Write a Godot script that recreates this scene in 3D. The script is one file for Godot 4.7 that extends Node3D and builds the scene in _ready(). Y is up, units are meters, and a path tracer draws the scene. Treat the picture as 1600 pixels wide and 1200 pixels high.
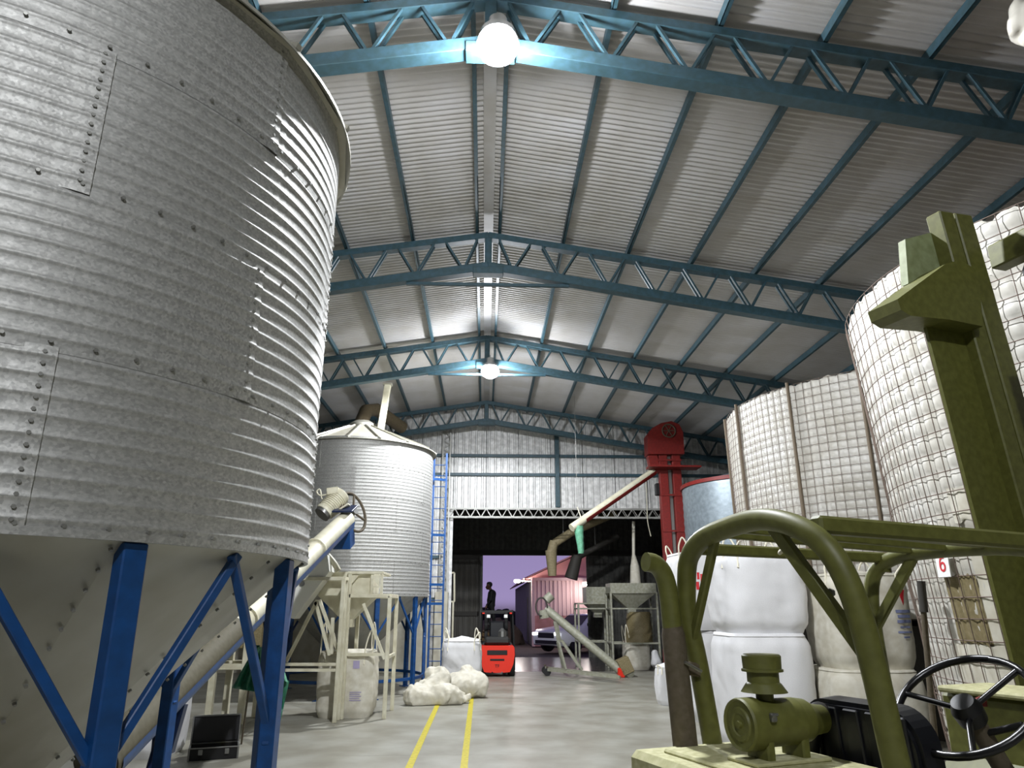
extends Node3D
# ---------------------------------------------------------------- camera frame (1600 x 1200 pixels, horizon at y = 950)
const F := 1130.0
const HC := 1.75
var c_f: Vector3
var c_r: Vector3
var c_u: Vector3
var M := {}
var used := {}
var ORG := Vector3.ZERO
var rng := RandomNumberGenerator.new()

func ray(x: float, y: float) -> Vector3:
	return c_f + c_r * ((x - 800.0) / F) + c_u * ((600.0 - y) / F)
func pz(x: float, y: float, z: float) -> Vector3:      # the point of a pixel's line of sight on the plane at depth z
	var d := ray(x, y)
	return Vector3(0, HC, 0) + d * (z / d.z)
func py(x: float, y: float, h: float) -> Vector3:      # ... at height h
	var d := ray(x, y)
	return Vector3(0, HC, 0) + d * ((h - HC) / d.y)

# ---------------------------------------------------------------- mesh building
class MB:
	var st := SurfaceTool.new()
	var o: Vector3
	var sg := -1
	func _init(org := Vector3.ZERO):
		o = org
		st.begin(Mesh.PRIMITIVE_TRIANGLES)
	func tri(a: Vector3, b: Vector3, c: Vector3) -> void:
		st.set_smooth_group(sg)
		st.add_vertex(a - o)
		st.set_smooth_group(sg)
		st.add_vertex(b - o)
		st.set_smooth_group(sg)
		st.add_vertex(c - o)
	func poly(p: Array, out: Vector3) -> void:           # convex face turned towards out
		var n: Vector3 = (p[1] - p[0]).cross(p[2] - p[0])
		var flip := n.dot(out) > 0.0
		for i in range(1, p.size() - 1):
			if flip:
				tri(p[0], p[i + 1], p[i])
			else:
				tri(p[0], p[i], p[i + 1])
	func quad(a: Vector3, b: Vector3, c: Vector3, d: Vector3) -> void:
		tri(a, b, c)
		tri(a, c, d)
	func box(c: Vector3, s: Vector3, bs := Basis(), bev := 0.0) -> MB:
		var h := s * 0.5
		var bv := minf(bev, minf(h.x, minf(h.y, h.z)) * 0.9)
		sg = -1
		for ax in 3:
			var u := (ax + 1) % 3
			var v := (ax + 2) % 3
			for sn in [-1.0, 1.0]:
				var p := []
				for k in [[-1, -1], [1, -1], [1, 1], [-1, 1]]:
					var q := Vector3.ZERO
					q[ax] = sn * h[ax]
					q[u] = k[0] * (h[u] - bv)
					q[v] = k[1] * (h[v] - bv)
					p.append(c + bs * q)
				var n := Vector3.ZERO
				n[ax] = sn
				poly(p, bs * n)
			if bv > 0.0:
				for s1 in [-1.0, 1.0]:
					for s2 in [-1.0, 1.0]:
						var p := []
						for t in [-1.0, 1.0]:
							var q := Vector3.ZERO
							q[ax] = t * (h[ax] - bv)
							q[u] = s1 * h[u]
							q[v] = s2 * (h[v] - bv)
							p.append(c + bs * q)
						for t in [1.0, -1.0]:
							var q := Vector3.ZERO
							q[ax] = t * (h[ax] - bv)
							q[u] = s1 * (h[u] - bv)
							q[v] = s2 * h[v]
							p.append(c + bs * q)
						var n := Vector3.ZERO
						n[u] = s1
						n[v] = s2
						poly(p, bs * n)
		if bv > 0.0:
			for sx in [-1.0, 1.0]:
				for sy in [-1.0, 1.0]:
					for sz in [-1.0, 1.0]:
						var e := Vector3(sx, sy, sz)
						var p := []
						for ax in 3:
							var q := e * (h - Vector3.ONE * bv)
							q[ax] = e[ax] * h[ax]
							p.append(c + bs * q)
						poly(p, bs * e)
		return self
	func beam(a: Vector3, b: Vector3, w: float, h: float, up := Vector3.UP, bev := 0.0) -> MB:   # w sideways, h along up
		var d := (b - a).normalized()
		var sd := d.cross(up)
		if sd.length() < 0.01:
			sd = d.cross(Vector3.RIGHT)
		sd = sd.normalized()
		var u := sd.cross(d)
		return box((a + b) * 0.5, Vector3(w, h, (b - a).length()), Basis(sd, u, -d), bev)
	func tube(p: Array, r, n := 10, caps := true) -> MB:
		var rows := []
		var dirs := []
		for i in p.size():
			var d: Vector3 = p[mini(i + 1, p.size() - 1)] - p[maxi(i - 1, 0)]
			dirs.append(d.normalized())
		var side: Vector3 = dirs[0].cross(Vector3.UP)
		if side.length() < 0.1:
			side = dirs[0].cross(Vector3.RIGHT)
		side = side.normalized()
		for i in p.size():
			var d: Vector3 = dirs[i]
			side = (side - d * side.dot(d)).normalized()
			var v := side.cross(d)
			var rr: float = r[i] if r is Array else r
			var row := []
			for k in n:
				var a := TAU * k / n
				row.append(p[i] + (side * cos(a) + v * sin(a)) * rr)
			rows.append(row)
		sg = 1
		for i in rows.size() - 1:
			for k in n:
				var k2 := (k + 1) % n
				poly([rows[i][k], rows[i][k2], rows[i + 1][k2], rows[i + 1][k]], (rows[i][k] + rows[i + 1][k2]) * 0.5 - (p[i] + p[i + 1]) * 0.5)
		if caps:
			sg = -1
			poly(rows[0], -dirs[0])
			poly(rows[-1], dirs[-1])
		return self
	func lathe(prof: Array, c: Vector3, n := 32, bs := Basis(), a0 := 0.0, a1 := TAU, smooth := false) -> MB:
		for i in prof.size() - 1:
			sg = 1 if smooth else i + 1
			for k in n:
				var t0 := a0 + (a1 - a0) * k / n
				var t1 := a0 + (a1 - a0) * (k + 1) / n
				var q := []
				for e in [[i, t0], [i, t1], [i + 1, t1], [i + 1, t0]]:
					var pr: Vector2 = prof[e[0]]
					q.append(c + bs * Vector3(cos(e[1]) * pr.x, pr.y, sin(e[1]) * pr.x))
				var dp: Vector2 = prof[i + 1] - prof[i]
				var tm := (t0 + t1) * 0.5
				var out := bs * Vector3(cos(tm) * dp.y, -dp.x, sin(tm) * dp.y)
				if prof[i].x < 0.0001:
					poly([q[0], q[2], q[3]], out)
				elif prof[i + 1].x < 0.0001:
					poly([q[0], q[1], q[2]], out)
				else:
					poly(q, out)
		return self
	func prism(pts: PackedVector2Array, xf: Transform3D, depth: float) -> MB:   # outline in local xy, extruded along local z
		sg = -1
		var ix := Geometry2D.triangulate_polygon(pts)
		for zz in [0.0, depth]:
			for i in range(0, ix.size(), 3):
				var q := []
				for k in 3:
					var e := pts[ix[i + k]]
					q.append(xf * Vector3(e.x, e.y, zz))
				poly(q, xf.basis.z * (1.0 if zz > 0.0 else -1.0) * signf(depth))
		var area := 0.0
		for i in pts.size():
			area += pts[i].cross(pts[(i + 1) % pts.size()])
		for i in pts.size():
			var a := pts[i]
			var b := pts[(i + 1) % pts.size()]
			var nn := Vector2(b.y - a.y, a.x - b.x) * signf(area)
			poly([xf * Vector3(a.x, a.y, 0), xf * Vector3(b.x, b.y, 0), xf * Vector3(b.x, b.y, depth), xf * Vector3(a.x, a.y, depth)], xf.basis * Vector3(nn.x, nn.y, 0))
		return self
	func poly_box(p: Array, n: Vector3, th: float) -> MB:   # a flat face given some thickness
		var d := n.normalized() * th
		sg = -1
		var q := []
		for e in p:
			q.append(e + d)
		poly(q, n)
		poly(p, -n)
		var c := Vector3.ZERO
		for e in p:
			c += e / p.size()
		for i in p.size():
			var j := (i + 1) % p.size()
			poly([p[i], p[j], q[j], q[i]], (p[i] + p[j]) * 0.5 - c)
		return self
	func surf(rows: Array, closed := false) -> MB:       # smooth skin over rows of points
		sg = 1
		for i in rows.size() - 1:
			var n: int = rows[i].size()
			for k in (n if closed else n - 1):
				var k2 := (k + 1) % n
				quad(rows[i][k], rows[i + 1][k], rows[i + 1][k2], rows[i][k2])
		return self

func mb() -> MB:
	return MB.new(ORG)
func numbered(called: String) -> String:
	var n: int = used.get(called, 0)
	used[called] = n + 1
	return called if n == 0 else "%s_%03d" % [called, n]
func tag(o: Node, label: String, category: String, group := "") -> void:
	o.set_meta("label", label)
	o.set_meta("category", category)
	if group != "":
		o.set_meta("group", group)
func thing(called: String, label: String, category: String, at: Vector3, group := "") -> Node3D:
	var o := Node3D.new()
	o.name = numbered(called)
	add_child(o)
	o.position = at
	ORG = at
	tag(o, label, category, group)
	return o
func setting(called: String, at := Vector3.ZERO) -> Node3D:
	var o := Node3D.new()
	o.name = called
	add_child(o)
	o.position = at
	ORG = at
	o.set_meta("kind", "structure")
	return o
func mesh_of(b: MB, m: Material) -> ArrayMesh:
	b.st.generate_normals()
	b.st.index()
	b.st.set_material(m)
	return b.st.commit()
func part(b: MB, called: String, m: Material, parent: Node, label := "", stuff := false) -> MeshInstance3D:
	return inst(mesh_of(b, m), called, parent, label, stuff)
func inst(me: Mesh, called: String, parent: Node, label := "", stuff := false) -> MeshInstance3D:
	var o := MeshInstance3D.new()
	o.mesh = me
	o.name = called
	parent.add_child(o, true)
	if label != "":
		o.set_meta("label", label)
	if stuff:
		o.set_meta("kind", "stuff")
	return o
func copy(o: Node3D, label: String, at: Vector3, turn := 0.0) -> Node3D:
	var r: Node3D = o.duplicate()
	r.name = numbered(String(o.name).rstrip("_0123456789"))
	add_child(r)
	r.position = at
	r.rotation.y = turn
	r.set_meta("label", label)
	return r

# surface nets over tapered capsules joined by a smooth minimum; bones: [a, b, radius a, radius b]
func nets(b: MB, bones: Array, cell: float, k: float, amp := 0.0, freq := 4.0, floor_y := -1e9) -> void:
	var lo := Vector3(1e9, 1e9, 1e9)
	var hi := -lo
	for e in bones:
		for i in 2:
			var rr: float = e[2 + i] + cell * 3.0 + amp
			lo = lo.min(e[i] - Vector3.ONE * rr)
			hi = hi.max(e[i] + Vector3.ONE * rr)
	var d := Vector3i(((hi - lo) / cell).ceil()) + Vector3i.ONE
	var no := FastNoiseLite.new()
	no.seed = 5
	no.frequency = freq
	var f := PackedFloat32Array()
	f.resize(d.x * d.y * d.z)
	for z in d.z:
		for y in d.y:
			for x in d.x:
				var p := lo + Vector3(x, y, z) * cell
				var s := 1e9
				for e in bones:
					var ba: Vector3 = e[1] - e[0]
					var t := clampf((p - e[0]).dot(ba) / maxf(ba.length_squared(), 1e-9), 0, 1)
					var q: float = (p - e[0] - ba * t).length() - lerpf(e[2], e[3], t)
					if s > 1e8:
						s = q
					else:
						var h := clampf(0.5 + 0.5 * (s - q) / k, 0, 1)
						s = lerpf(s, q, h) - k * h * (1 - h)
				if amp > 0.0:
					s -= amp * (1.0 - absf(no.get_noise_3dv(p * Vector3(1, 0.6, 1))) * 4.0)
				s = maxf(s, floor_y - p.y)
				f[x + d.x * (y + d.y * z)] = s
	var vid := {}
	var vp := []
	for z in d.z - 1:
		for y in d.y - 1:
			for x in d.x - 1:
				var base := x + d.x * (y + d.y * z)
				var m := 0
				var vals := []
				for c in 8:
					var v := f[base + (c & 1) + d.x * ((c >> 1) & 1) + d.x * d.y * (c >> 2)]
					vals.append(v)
					if v < 0.0:
						m |= 1 << c
				if m == 0 or m == 255:
					continue
				var acc := Vector3.ZERO
				var cnt := 0
				for c in 8:
					for ax in 3:
						if c & (1 << ax):
							continue
						var c2 := c | (1 << ax)
						if (vals[c] < 0.0) != (vals[c2] < 0.0):
							var q := Vector3(c & 1, (c >> 1) & 1, c >> 2)
							q[ax] = vals[c] / (vals[c] - vals[c2])
							acc += q
							cnt += 1
				vid[base] = vp.size()
				vp.append(lo + (Vector3(x, y, z) + acc / cnt) * cell)
	b.sg = 1
	var st := [1, d.x, d.x * d.y]
	for base in vid:
		for ax in 3:
			var u: int = st[(ax + 1) % 3]
			var v: int = st[(ax + 2) % 3]
			var e0: float = f[base]
			var e1: float = f[base + st[ax]]
			if (e0 < 0.0) == (e1 < 0.0):
				continue
			if vid.has(base - u) and vid.has(base - v) and vid.has(base - u - v):
				var q := [vp[vid[base]], vp[vid[base - u]], vp[vid[base - u - v]], vp[vid[base - v]]]
				if e0 < 0.0:
					b.quad(q[0], q[1], q[2], q[3])
				else:
					b.quad(q[0], q[3], q[2], q[1])

# ---------------------------------------------------------------- materials
func noise_tex(sd: int, freq: float, lo: float, hi: float, size := 512, kind := FastNoiseLite.TYPE_SIMPLEX_SMOOTH, oct := 4, tint := Color(1, 1, 1)) -> ImageTexture:
	var n := FastNoiseLite.new()
	n.seed = sd
	n.frequency = freq
	n.noise_type = kind
	n.fractal_octaves = oct
	if kind == FastNoiseLite.TYPE_CELLULAR:
		n.cellular_return_type = FastNoiseLite.RETURN_CELL_VALUE
		n.fractal_type = FastNoiseLite.FRACTAL_NONE
	var src := n.get_seamless_image(size, size).get_data()
	var dat := PackedByteArray()
	dat.resize(size * size * 3)
	for i in size * size:
		var t := src[i] / 255.0
		var v := lerpf(lo, hi, t)
		dat[i * 3] = int(clampf(lerpf(v * tint.r, v, t), 0, 1) * 255)
		dat[i * 3 + 1] = int(clampf(lerpf(v * tint.g, v, t), 0, 1) * 255)
		dat[i * 3 + 2] = int(clampf(lerpf(v * tint.b, v, t), 0, 1) * 255)
	return ImageTexture.create_from_image(Image.create_from_data(size, size, false, Image.FORMAT_RGB8, dat))
func mat(called: String, c: Color, rough := 0.6, metal := 0.0, tex: Texture2D = null, scale := 1.0, rtex: Texture2D = null, world := false) -> StandardMaterial3D:
	var m := StandardMaterial3D.new()
	m.albedo_color = c
	m.roughness = rough
	m.metallic = metal
	if tex or rtex:
		m.uv1_triplanar = true
		m.uv1_world_triplanar = world
		m.uv1_scale = Vector3.ONE * scale
		m.albedo_texture = tex
		m.roughness_texture = rtex
	M[called] = m
	return m
func materials() -> void:
	var spangle := noise_tex(3, 0.09, 0.80, 1.0, 512, FastNoiseLite.TYPE_CELLULAR)
	var srough := noise_tex(4, 0.02, 0.75, 1.0)
	var blotch := noise_tex(7, 0.008, 0.86, 1.0, 512, FastNoiseLite.TYPE_SIMPLEX_SMOOTH, 5, Color(1, 0.98, 0.93))
	var stain := noise_tex(11, 0.006, 0.80, 1.02, 1024, FastNoiseLite.TYPE_SIMPLEX_SMOOTH, 6, Color(1, 0.97, 0.92))
	var dust := noise_tex(19, 0.02, 0.80, 1.0, 512, FastNoiseLite.TYPE_SIMPLEX_SMOOTH, 5, Color(1, 1, 0.9))
	mat("galv", Color(0.78, 0.78, 0.765), 0.66, 0.72, spangle, 2.2, srough)
	mat("galv_cone", Color(0.73, 0.73, 0.70), 0.5, 0.5, blotch, 0.7)
	mat("galv_bolt", Color(0.6, 0.6, 0.58), 0.45, 0.8)
	mat("galv_roof", Color(0.82, 0.81, 0.76), 0.5, 0.25, blotch, 0.8)
	mat("wall_metal", Color(0.93, 0.93, 0.92), 0.5, 0.25, srough, 0.5)
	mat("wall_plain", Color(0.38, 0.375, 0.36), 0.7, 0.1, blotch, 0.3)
	mat("lattice", Color(0.66, 0.66, 0.64), 0.5, 0.5)
	mat("roof_sheet", Color(0.78, 0.78, 0.79), 0.55, 0.1, blotch, 0.23)
	mat("truss_blue", Color(0.22, 0.345, 0.41), 0.5, 0.0, dust, 0.8)
	mat("blue", Color(0.07, 0.30, 0.55), 0.42, 0.0, srough, 1.0)
	mat("dark_blue", Color(0.05, 0.12, 0.25), 0.45)
	mat("concrete", Color(0.615, 0.615, 0.58), 0.5, 0.0, stain, 0.16, srough, true)
	mat("wet_concrete", Color(0.36, 0.35, 0.34), 0.28, 0.0, stain, 0.2, srough, true)
	mat("grain", Color(0.34, 0.25, 0.16), 0.9, 0.0, stain, 0.6)  # dark tone of the fill added in the open cage against bounce light
	mat("soil", Color(0.24, 0.20, 0.18), 0.9, 0.0, stain, 0.2, null, true)
	mat("yellow_line", Color(0.80, 0.74, 0.13), 0.6, 0.0, dust, 1.2)
	mat("cream", Color(0.86, 0.85, 0.77), 0.5, 0.0, blotch, 0.9)
	mat("white_paint", Color(0.88, 0.88, 0.85), 0.45)
	mat("pillar", Color(0.80, 0.79, 0.74), 0.8, 0.0, blotch, 0.5)
	var weave := noise_tex(31, 0.12, 0.9, 1.0, 256)
	mat("bag", Color(0.88, 0.88, 0.885), 0.62, 0.0, weave, 3.0)
	mat("bag_cream", Color(0.84, 0.83, 0.785), 0.65, 0.0, blotch, 1.3)
	mat("liner", Color(0.80, 0.795, 0.775), 0.45, 0.0, blotch, 0.4)
	mat("strap", Color(0.88, 0.86, 0.78), 0.7)
	mat("wire", Color(0.45, 0.39, 0.35), 0.6, 0.2)
	mat("rod", Color(0.42, 0.37, 0.30), 0.6, 0.2)
	mat("olive", Color(0.40, 0.405, 0.195), 0.5, 0.0, dust, 1.5)
	mat("olive_dusty_lit", Color(0.76, 0.75, 0.60), 0.75, 0.0, dust, 2.0)  # pale from dust and from overhead light mixed into the colour
	mat("olive_pale", Color(0.58, 0.62, 0.48), 0.6, 0.0, dust, 1.0)
	mat("rust_pipe", Color(0.40, 0.36, 0.31), 0.75, 0.2, dust, 2.5)
	mat("black", Color(0.03, 0.03, 0.035), 0.5)
	mat("vinyl", Color(0.06, 0.065, 0.085), 0.42)
	mat("rim_black", Color(0.035, 0.035, 0.045), 0.3)
	mat("steel", Color(0.55, 0.55, 0.54), 0.35, 0.8)
	mat("red", Color(0.50, 0.09, 0.065), 0.55, 0.0, dust, 1.0)
	mat("orange_red", Color(0.86, 0.16, 0.06), 0.4)
	mat("tank_grey", Color(0.60, 0.65, 0.68), 0.45, 0.5, srough, 0.7)
	mat("beige_pipe", Color(0.62, 0.57, 0.46), 0.7, 0.0, dust, 1.0)
	mat("duct_tan", Color(0.42, 0.37, 0.29), 0.8, 0.0, dust, 1.0)
	mat("dark_pipe", Color(0.22, 0.21, 0.19), 0.7)
	mat("mint", Color(0.42, 0.68, 0.58), 0.6, 0.0, dust, 1.5)
	mat("green_tarp", Color(0.13, 0.42, 0.33), 0.5, 0.0, dust, 2.0)
	mat("grey_hopper", Color(0.66, 0.66, 0.62), 0.55, 0.1, dust, 0.9)
	mat("cloth_dark", Color(0.05, 0.05, 0.06), 0.8)
	mat("skin", Color(0.35, 0.24, 0.19), 0.6)
	mat("wood", Color(0.42, 0.33, 0.22), 0.8, 0.0, dust, 2.0)
	mat("tag_white", Color(0.93, 0.93, 0.92), 0.6)
	mat("print_red", Color(0.78, 0.13, 0.17), 0.6)
	mat("print_blue", Color(0.48, 0.51, 0.65), 0.6)
	mat("print_purple", Color(0.62, 0.59, 0.71), 0.6)
	mat("plastic_tan", Color(0.55, 0.50, 0.38), 0.6, 0.0, dust, 2.0)
	mat("pink_wall", Color(0.86, 0.74, 0.74), 0.6)
	mat("pink_roof", Color(0.90, 0.67, 0.66), 0.6)
	mat("pink_base", Color(0.78, 0.57, 0.57), 0.8, 0.0, blotch, 0.5)
	mat("tube_shaded", Color(0.36, 0.34, 0.28), 0.7, 0.1, dust, 1.5)  # the pale conveyor tube with the silo's shade put into its colour
	mat("car_white", Color(0.86, 0.86, 0.88), 0.25)
	mat("leaf", Color(0.06, 0.075, 0.05), 0.9)
	mat("grey_dark", Color(0.16, 0.16, 0.16), 0.6, 0.0, blotch, 0.5)
	mat("annex_wall", Color(0.44, 0.44, 0.42), 0.6, 0.3, srough, 0.5)
	mat("case_black", Color(0.05, 0.05, 0.055), 0.5)
	mat("foam", Color(0.16, 0.16, 0.17), 0.9)
	var g := StandardMaterial3D.new()
	g.albedo_color = Color(0.1, 0.12, 0.14, 0.5)
	g.transparency = BaseMaterial3D.TRANSPARENCY_ALPHA
	g.roughness = 0.05
	M["glass"] = g
	for e in [["lamp_glow", Color(0.93, 0.95, 1.0), 30.0], ["head_glow", Color(0.95, 0.97, 1.0), 6.0], ["shed_glow", Color(1.0, 0.97, 0.92), 8.0]]:
		var l := StandardMaterial3D.new()
		l.albedo_color = Color(1, 1, 1)
		l.emission_enabled = true
		l.emission = e[1]
		l.emission_energy_multiplier = e[2]
		M[e[0]] = l

# ---------------------------------------------------------------- the hall
const ROOF := 7.97
const SLOPE := 0.157
const WALL_Z := -22.2
const ANNEX_Z := -28.6
const HALF := 11.2
const TRUSS_Z := [-6.0, -11.0, -15.85, -21.4]
const PURLINS := [0.17, 1.25, 2.35, 3.42, 4.5, 5.6, 6.7, 7.8, 8.9, 10.0, 11.0]
func roof_y(x: float) -> float:
	return ROOF - SLOPE * absf(x)

func _ready() -> void:
	rng.seed = 20
	# camera
	var th := atan(350.0 / F)
	var ps := atan(43.0 * cos(th) / F)
	var cam := Camera3D.new()
	cam.name = "camera"
	cam.fov = rad_to_deg(2.0 * atan(600.0 / F))
	cam.position = Vector3(0, HC, 0)
	cam.rotation = Vector3(th, -ps, 0)
	cam.far = 400.0
	add_child(cam)
	cam.current = true
	c_f = Vector3(sin(ps) * cos(th), sin(th), -cos(ps) * cos(th))
	c_r = Vector3(cos(ps), 0, sin(ps))
	c_u = c_r.cross(c_f)
	# dusk sky
	var we := WorldEnvironment.new()
	we.name = "world_environment"
	var env := Environment.new()
	var sky := Sky.new()
	var sm := ProceduralSkyMaterial.new()
	sm.sky_top_color = Color(0.42, 0.38, 0.58)
	sm.sky_horizon_color = Color(0.62, 0.56, 0.74)
	sm.sky_curve = 0.2
	sm.ground_bottom_color = Color(0.12, 0.10, 0.10)
	sm.ground_horizon_color = Color(0.30, 0.26, 0.30)
	sky.sky_material = sm
	env.background_mode = Environment.BG_SKY
	env.sky = sky
	env.tonemap_mode = Environment.TONE_MAPPER_LINEAR
	env.tonemap_exposure = 1.0
	env.sdfgi_enabled = true
	env.ssao_enabled = true
	env.ssil_enabled = true
	we.environment = env
	add_child(we)
	# each hall lamp's light stands in high_bay_lamp(): this is its strength
	lamp_energy = 41.0
	materials()
	build_shell()
	build_annex()
	build_trusses()
	build_lamps()
	build_silos()
	build_cages()
	build_forklift()
	build_bags()
	build_left_machines()
	build_back_machines()
	build_red_forklift()
	build_outside()
	build_small_things()

var lamp_energy := 20.0

func build_shell() -> void:
	# floor of cast slabs with open joints
	var fl := setting("floor")
	part(mb().box(Vector3(0, -0.17, -6.15), Vector3(22.7, 0.2, 32.5)), "sub_floor", M.soil, fl)
	var slab := mesh_of(MB.new().box(Vector3(0, -0.04, 0), Vector3(7.495, 0.08, 4.995), Basis(), 0.002), M.concrete)
	for ix in 3:
		for iz in 7:
			if iz < 6:
				inst(slab, "floor_slab", fl).position = Vector3(-7.5 + ix * 7.5, 0, 7.5 - iz * 5.0)
			else:
				part(mb().box(Vector3(-7.5 + ix * 7.5, -0.04, -21.15), Vector3(7.495, 0.08, 2.295), Basis(), 0.002), "floor_slab", M.concrete, fl)
	# painted lines
	for a in [[Vector3(-0.845, 0, -9.0), Vector3(-0.87, 0, -15.9), "yellow line painted on the floor that ends under the slumped bag"], [Vector3(-0.215, 0, -9.0), Vector3(-0.245, 0, -17.0), "yellow line painted on the floor that runs to the standing bulk bag"]]:
		var o := setting("trim_%d" % (1 if a[0].x < -0.5 else 2))
		part(mb().beam(a[0] + Vector3(0, 0.001, 0), a[1] + Vector3(0, 0.001, 0), 0.085, 0.004), "painted_line", M.yellow_line, o, a[2])
	# roof: corrugated sheets, purlins, outer deck
	var ce := setting("ceiling")
	for sd in [-1.0, 1.0]:
		var rows := [[], []]
		var n := 10 * 8
		for i in n + 3:
			var zz := 0.5 - float(i) / n
			var w := 0.017 * cos(TAU * 10.0 * i / n)
			rows[0].append(Vector3(0.0, ROOF + w, zz))
			rows[1].append(Vector3(sd * (HALF + 0.1), roof_y(HALF + 0.1) + w, zz))
		var b := MB.new()
		b.surf(rows)
		var me := mesh_of(b, M.roof_sheet)
		for i in 33:
			inst(me, "roof_sheet", ce).position = Vector3(0, 0.002 * (i % 2), 9.6 - i)
		var deck := mb()
		var a := Vector3(0, ROOF + 0.05, -6.2)
		var e := Vector3(sd * (HALF + 0.3), roof_y(HALF + 0.3) + 0.05, -6.2)
		deck.beam(a, e, 32.8, 0.04)
		part(deck, "roof_deck", M.roof_sheet, ce)
		for x in PURLINS:
			var y := roof_y(x) - 0.018
			var p := mb()
			p.beam(Vector3(sd * x, y - 0.055, 10.0), Vector3(sd * x, y - 0.055, -22.1), 0.012, 0.11)
			p.beam(Vector3(sd * (x + 0.02), y - 0.006, 10.0), Vector3(sd * (x + 0.02), y - 0.006, -22.1), 0.05, 0.010)
			p.beam(Vector3(sd * (x + 0.02), y - 0.105, 10.0), Vector3(sd * (x + 0.02), y - 0.105, -22.1), 0.05, 0.010)
			part(p, "purlin", M.truss_blue, ce)
	part(mb().beam(Vector3(0, ROOF - 0.03, 10.0), Vector3(0, ROOF - 0.03, -22.1), 0.16, 0.012), "ridge_cap", M.roof_sheet, ce)
	# side and front walls
	for sd in [-1.0, 1.0]:
		var w := setting("wall_left" if sd < 0 else "wall_right")
		part(mb().box(Vector3(sd * (HALF + 0.1), 3.1, -6.1), Vector3(0.12, 6.2, 32.4)), "wall_skin", M.wall_plain, w)
		for i in 5:
			part(mb().beam(Vector3(sd * (HALF - 0.02), 1.0 + i * 1.2, 10.0), Vector3(sd * (HALF - 0.02), 1.0 + i * 1.2, -22.1), 0.08, 0.1), "girt", M.truss_blue, w)
		for z in TRUSS_Z + [-1.2, 3.9, 8.9]:
			part(mb().box(Vector3(sd * (HALF - 0.2), 3.0, z), Vector3(0.3, 6.0, 0.18), Basis(), 0.01), "column", M.truss_blue, w)
	var wf := setting("wall_front")
	part(mb().prism(PackedVector2Array([Vector2(-11.3, 0), Vector2(11.3, 0), Vector2(11.3, roof_y(11.3)), Vector2(0, ROOF), Vector2(-11.3, roof_y(11.3))]), Transform3D(Basis(), Vector3(0, 0, 10.1)), 0.12), "wall_skin", M.wall_plain, wf)
	# back gable wall of ribbed sheets round the wide opening
	var wb := setting("wall_back", Vector3(0, 0, WALL_Z))
	var x0 := -11.0
	while x0 < 10.99:
		var x1 := x0 + 1.0
		var lo := 4.62 if (x0 > -1.2 and x0 < 5.7) else 0.0
		ribbed_sheet(wb, x0, x1 + 0.02, lo, WALL_Z, M.wall_metal, "wall_sheet", true)
		x0 += 1.0
	for y in [6.27, 5.68]:
		part(mb().beam(Vector3(-11.1, y, WALL_Z + 0.07), Vector3(11.1, y, WALL_Z + 0.07), 0.07, 0.09, Vector3.UP, 0.006), "girt", M.truss_blue, wb)
	for y in [3.2, 2.0]:
		part(mb().beam(Vector3(-11.1, y, WALL_Z + 0.07), Vector3(-1.3, y, WALL_Z + 0.07), 0.07, 0.09, Vector3.UP, 0.006), "girt", M.truss_blue, wb)
		part(mb().beam(Vector3(5.9, y, WALL_Z + 0.07), Vector3(11.1, y, WALL_Z + 0.07), 0.07, 0.09, Vector3.UP, 0.006), "girt", M.truss_blue, wb)
	part(mb().box(Vector3(2.2, 5.85, WALL_Z + 0.13), Vector3(0.13, 2.35, 0.12), Basis(), 0.008), "post", M.truss_blue, wb)
	# lattice lintel over the opening and lattice columns beside it
	lattice(setting("trim_3", Vector3(0, 4.35, WALL_Z)), Vector3(-1.25, 4.5, WALL_Z + 0.12), Vector3(5.9, 4.5, WALL_Z + 0.12), 0.26, 0.2)
	lattice(setting("trim_4", Vector3(-1.22, 2.2, WALL_Z)), Vector3(-1.22, 2.2, WALL_Z + 0.14), Vector3(-1.22, 7.15, WALL_Z + 0.14), 0.22, 0.2)
	lattice(setting("trim_5", Vector3(5.85, 0, WALL_Z)), Vector3(5.85, 0.0, WALL_Z + 0.14), Vector3(5.85, 6.4, WALL_Z + 0.14), 0.22, 0.2)
	var pl := setting("trim_6", Vector3(-1.25, 0, WALL_Z + 0.14))
	part(mb().box(Vector3(-1.25, 1.1, WALL_Z + 0.16), Vector3(0.38, 2.2, 0.34), Basis(), 0.015), "pillar", M.pillar, pl)
	# low rendered wall left of the opening
	var wl := setting("wall_low", Vector3(-4, 0, WALL_Z + 0.2))
	part(mb().box(Vector3(-5.75, 1.1, WALL_Z + 0.13), Vector3(8.4, 2.2, 0.1), Basis(), 0.01), "wall_render", M.pillar, wl)

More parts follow.
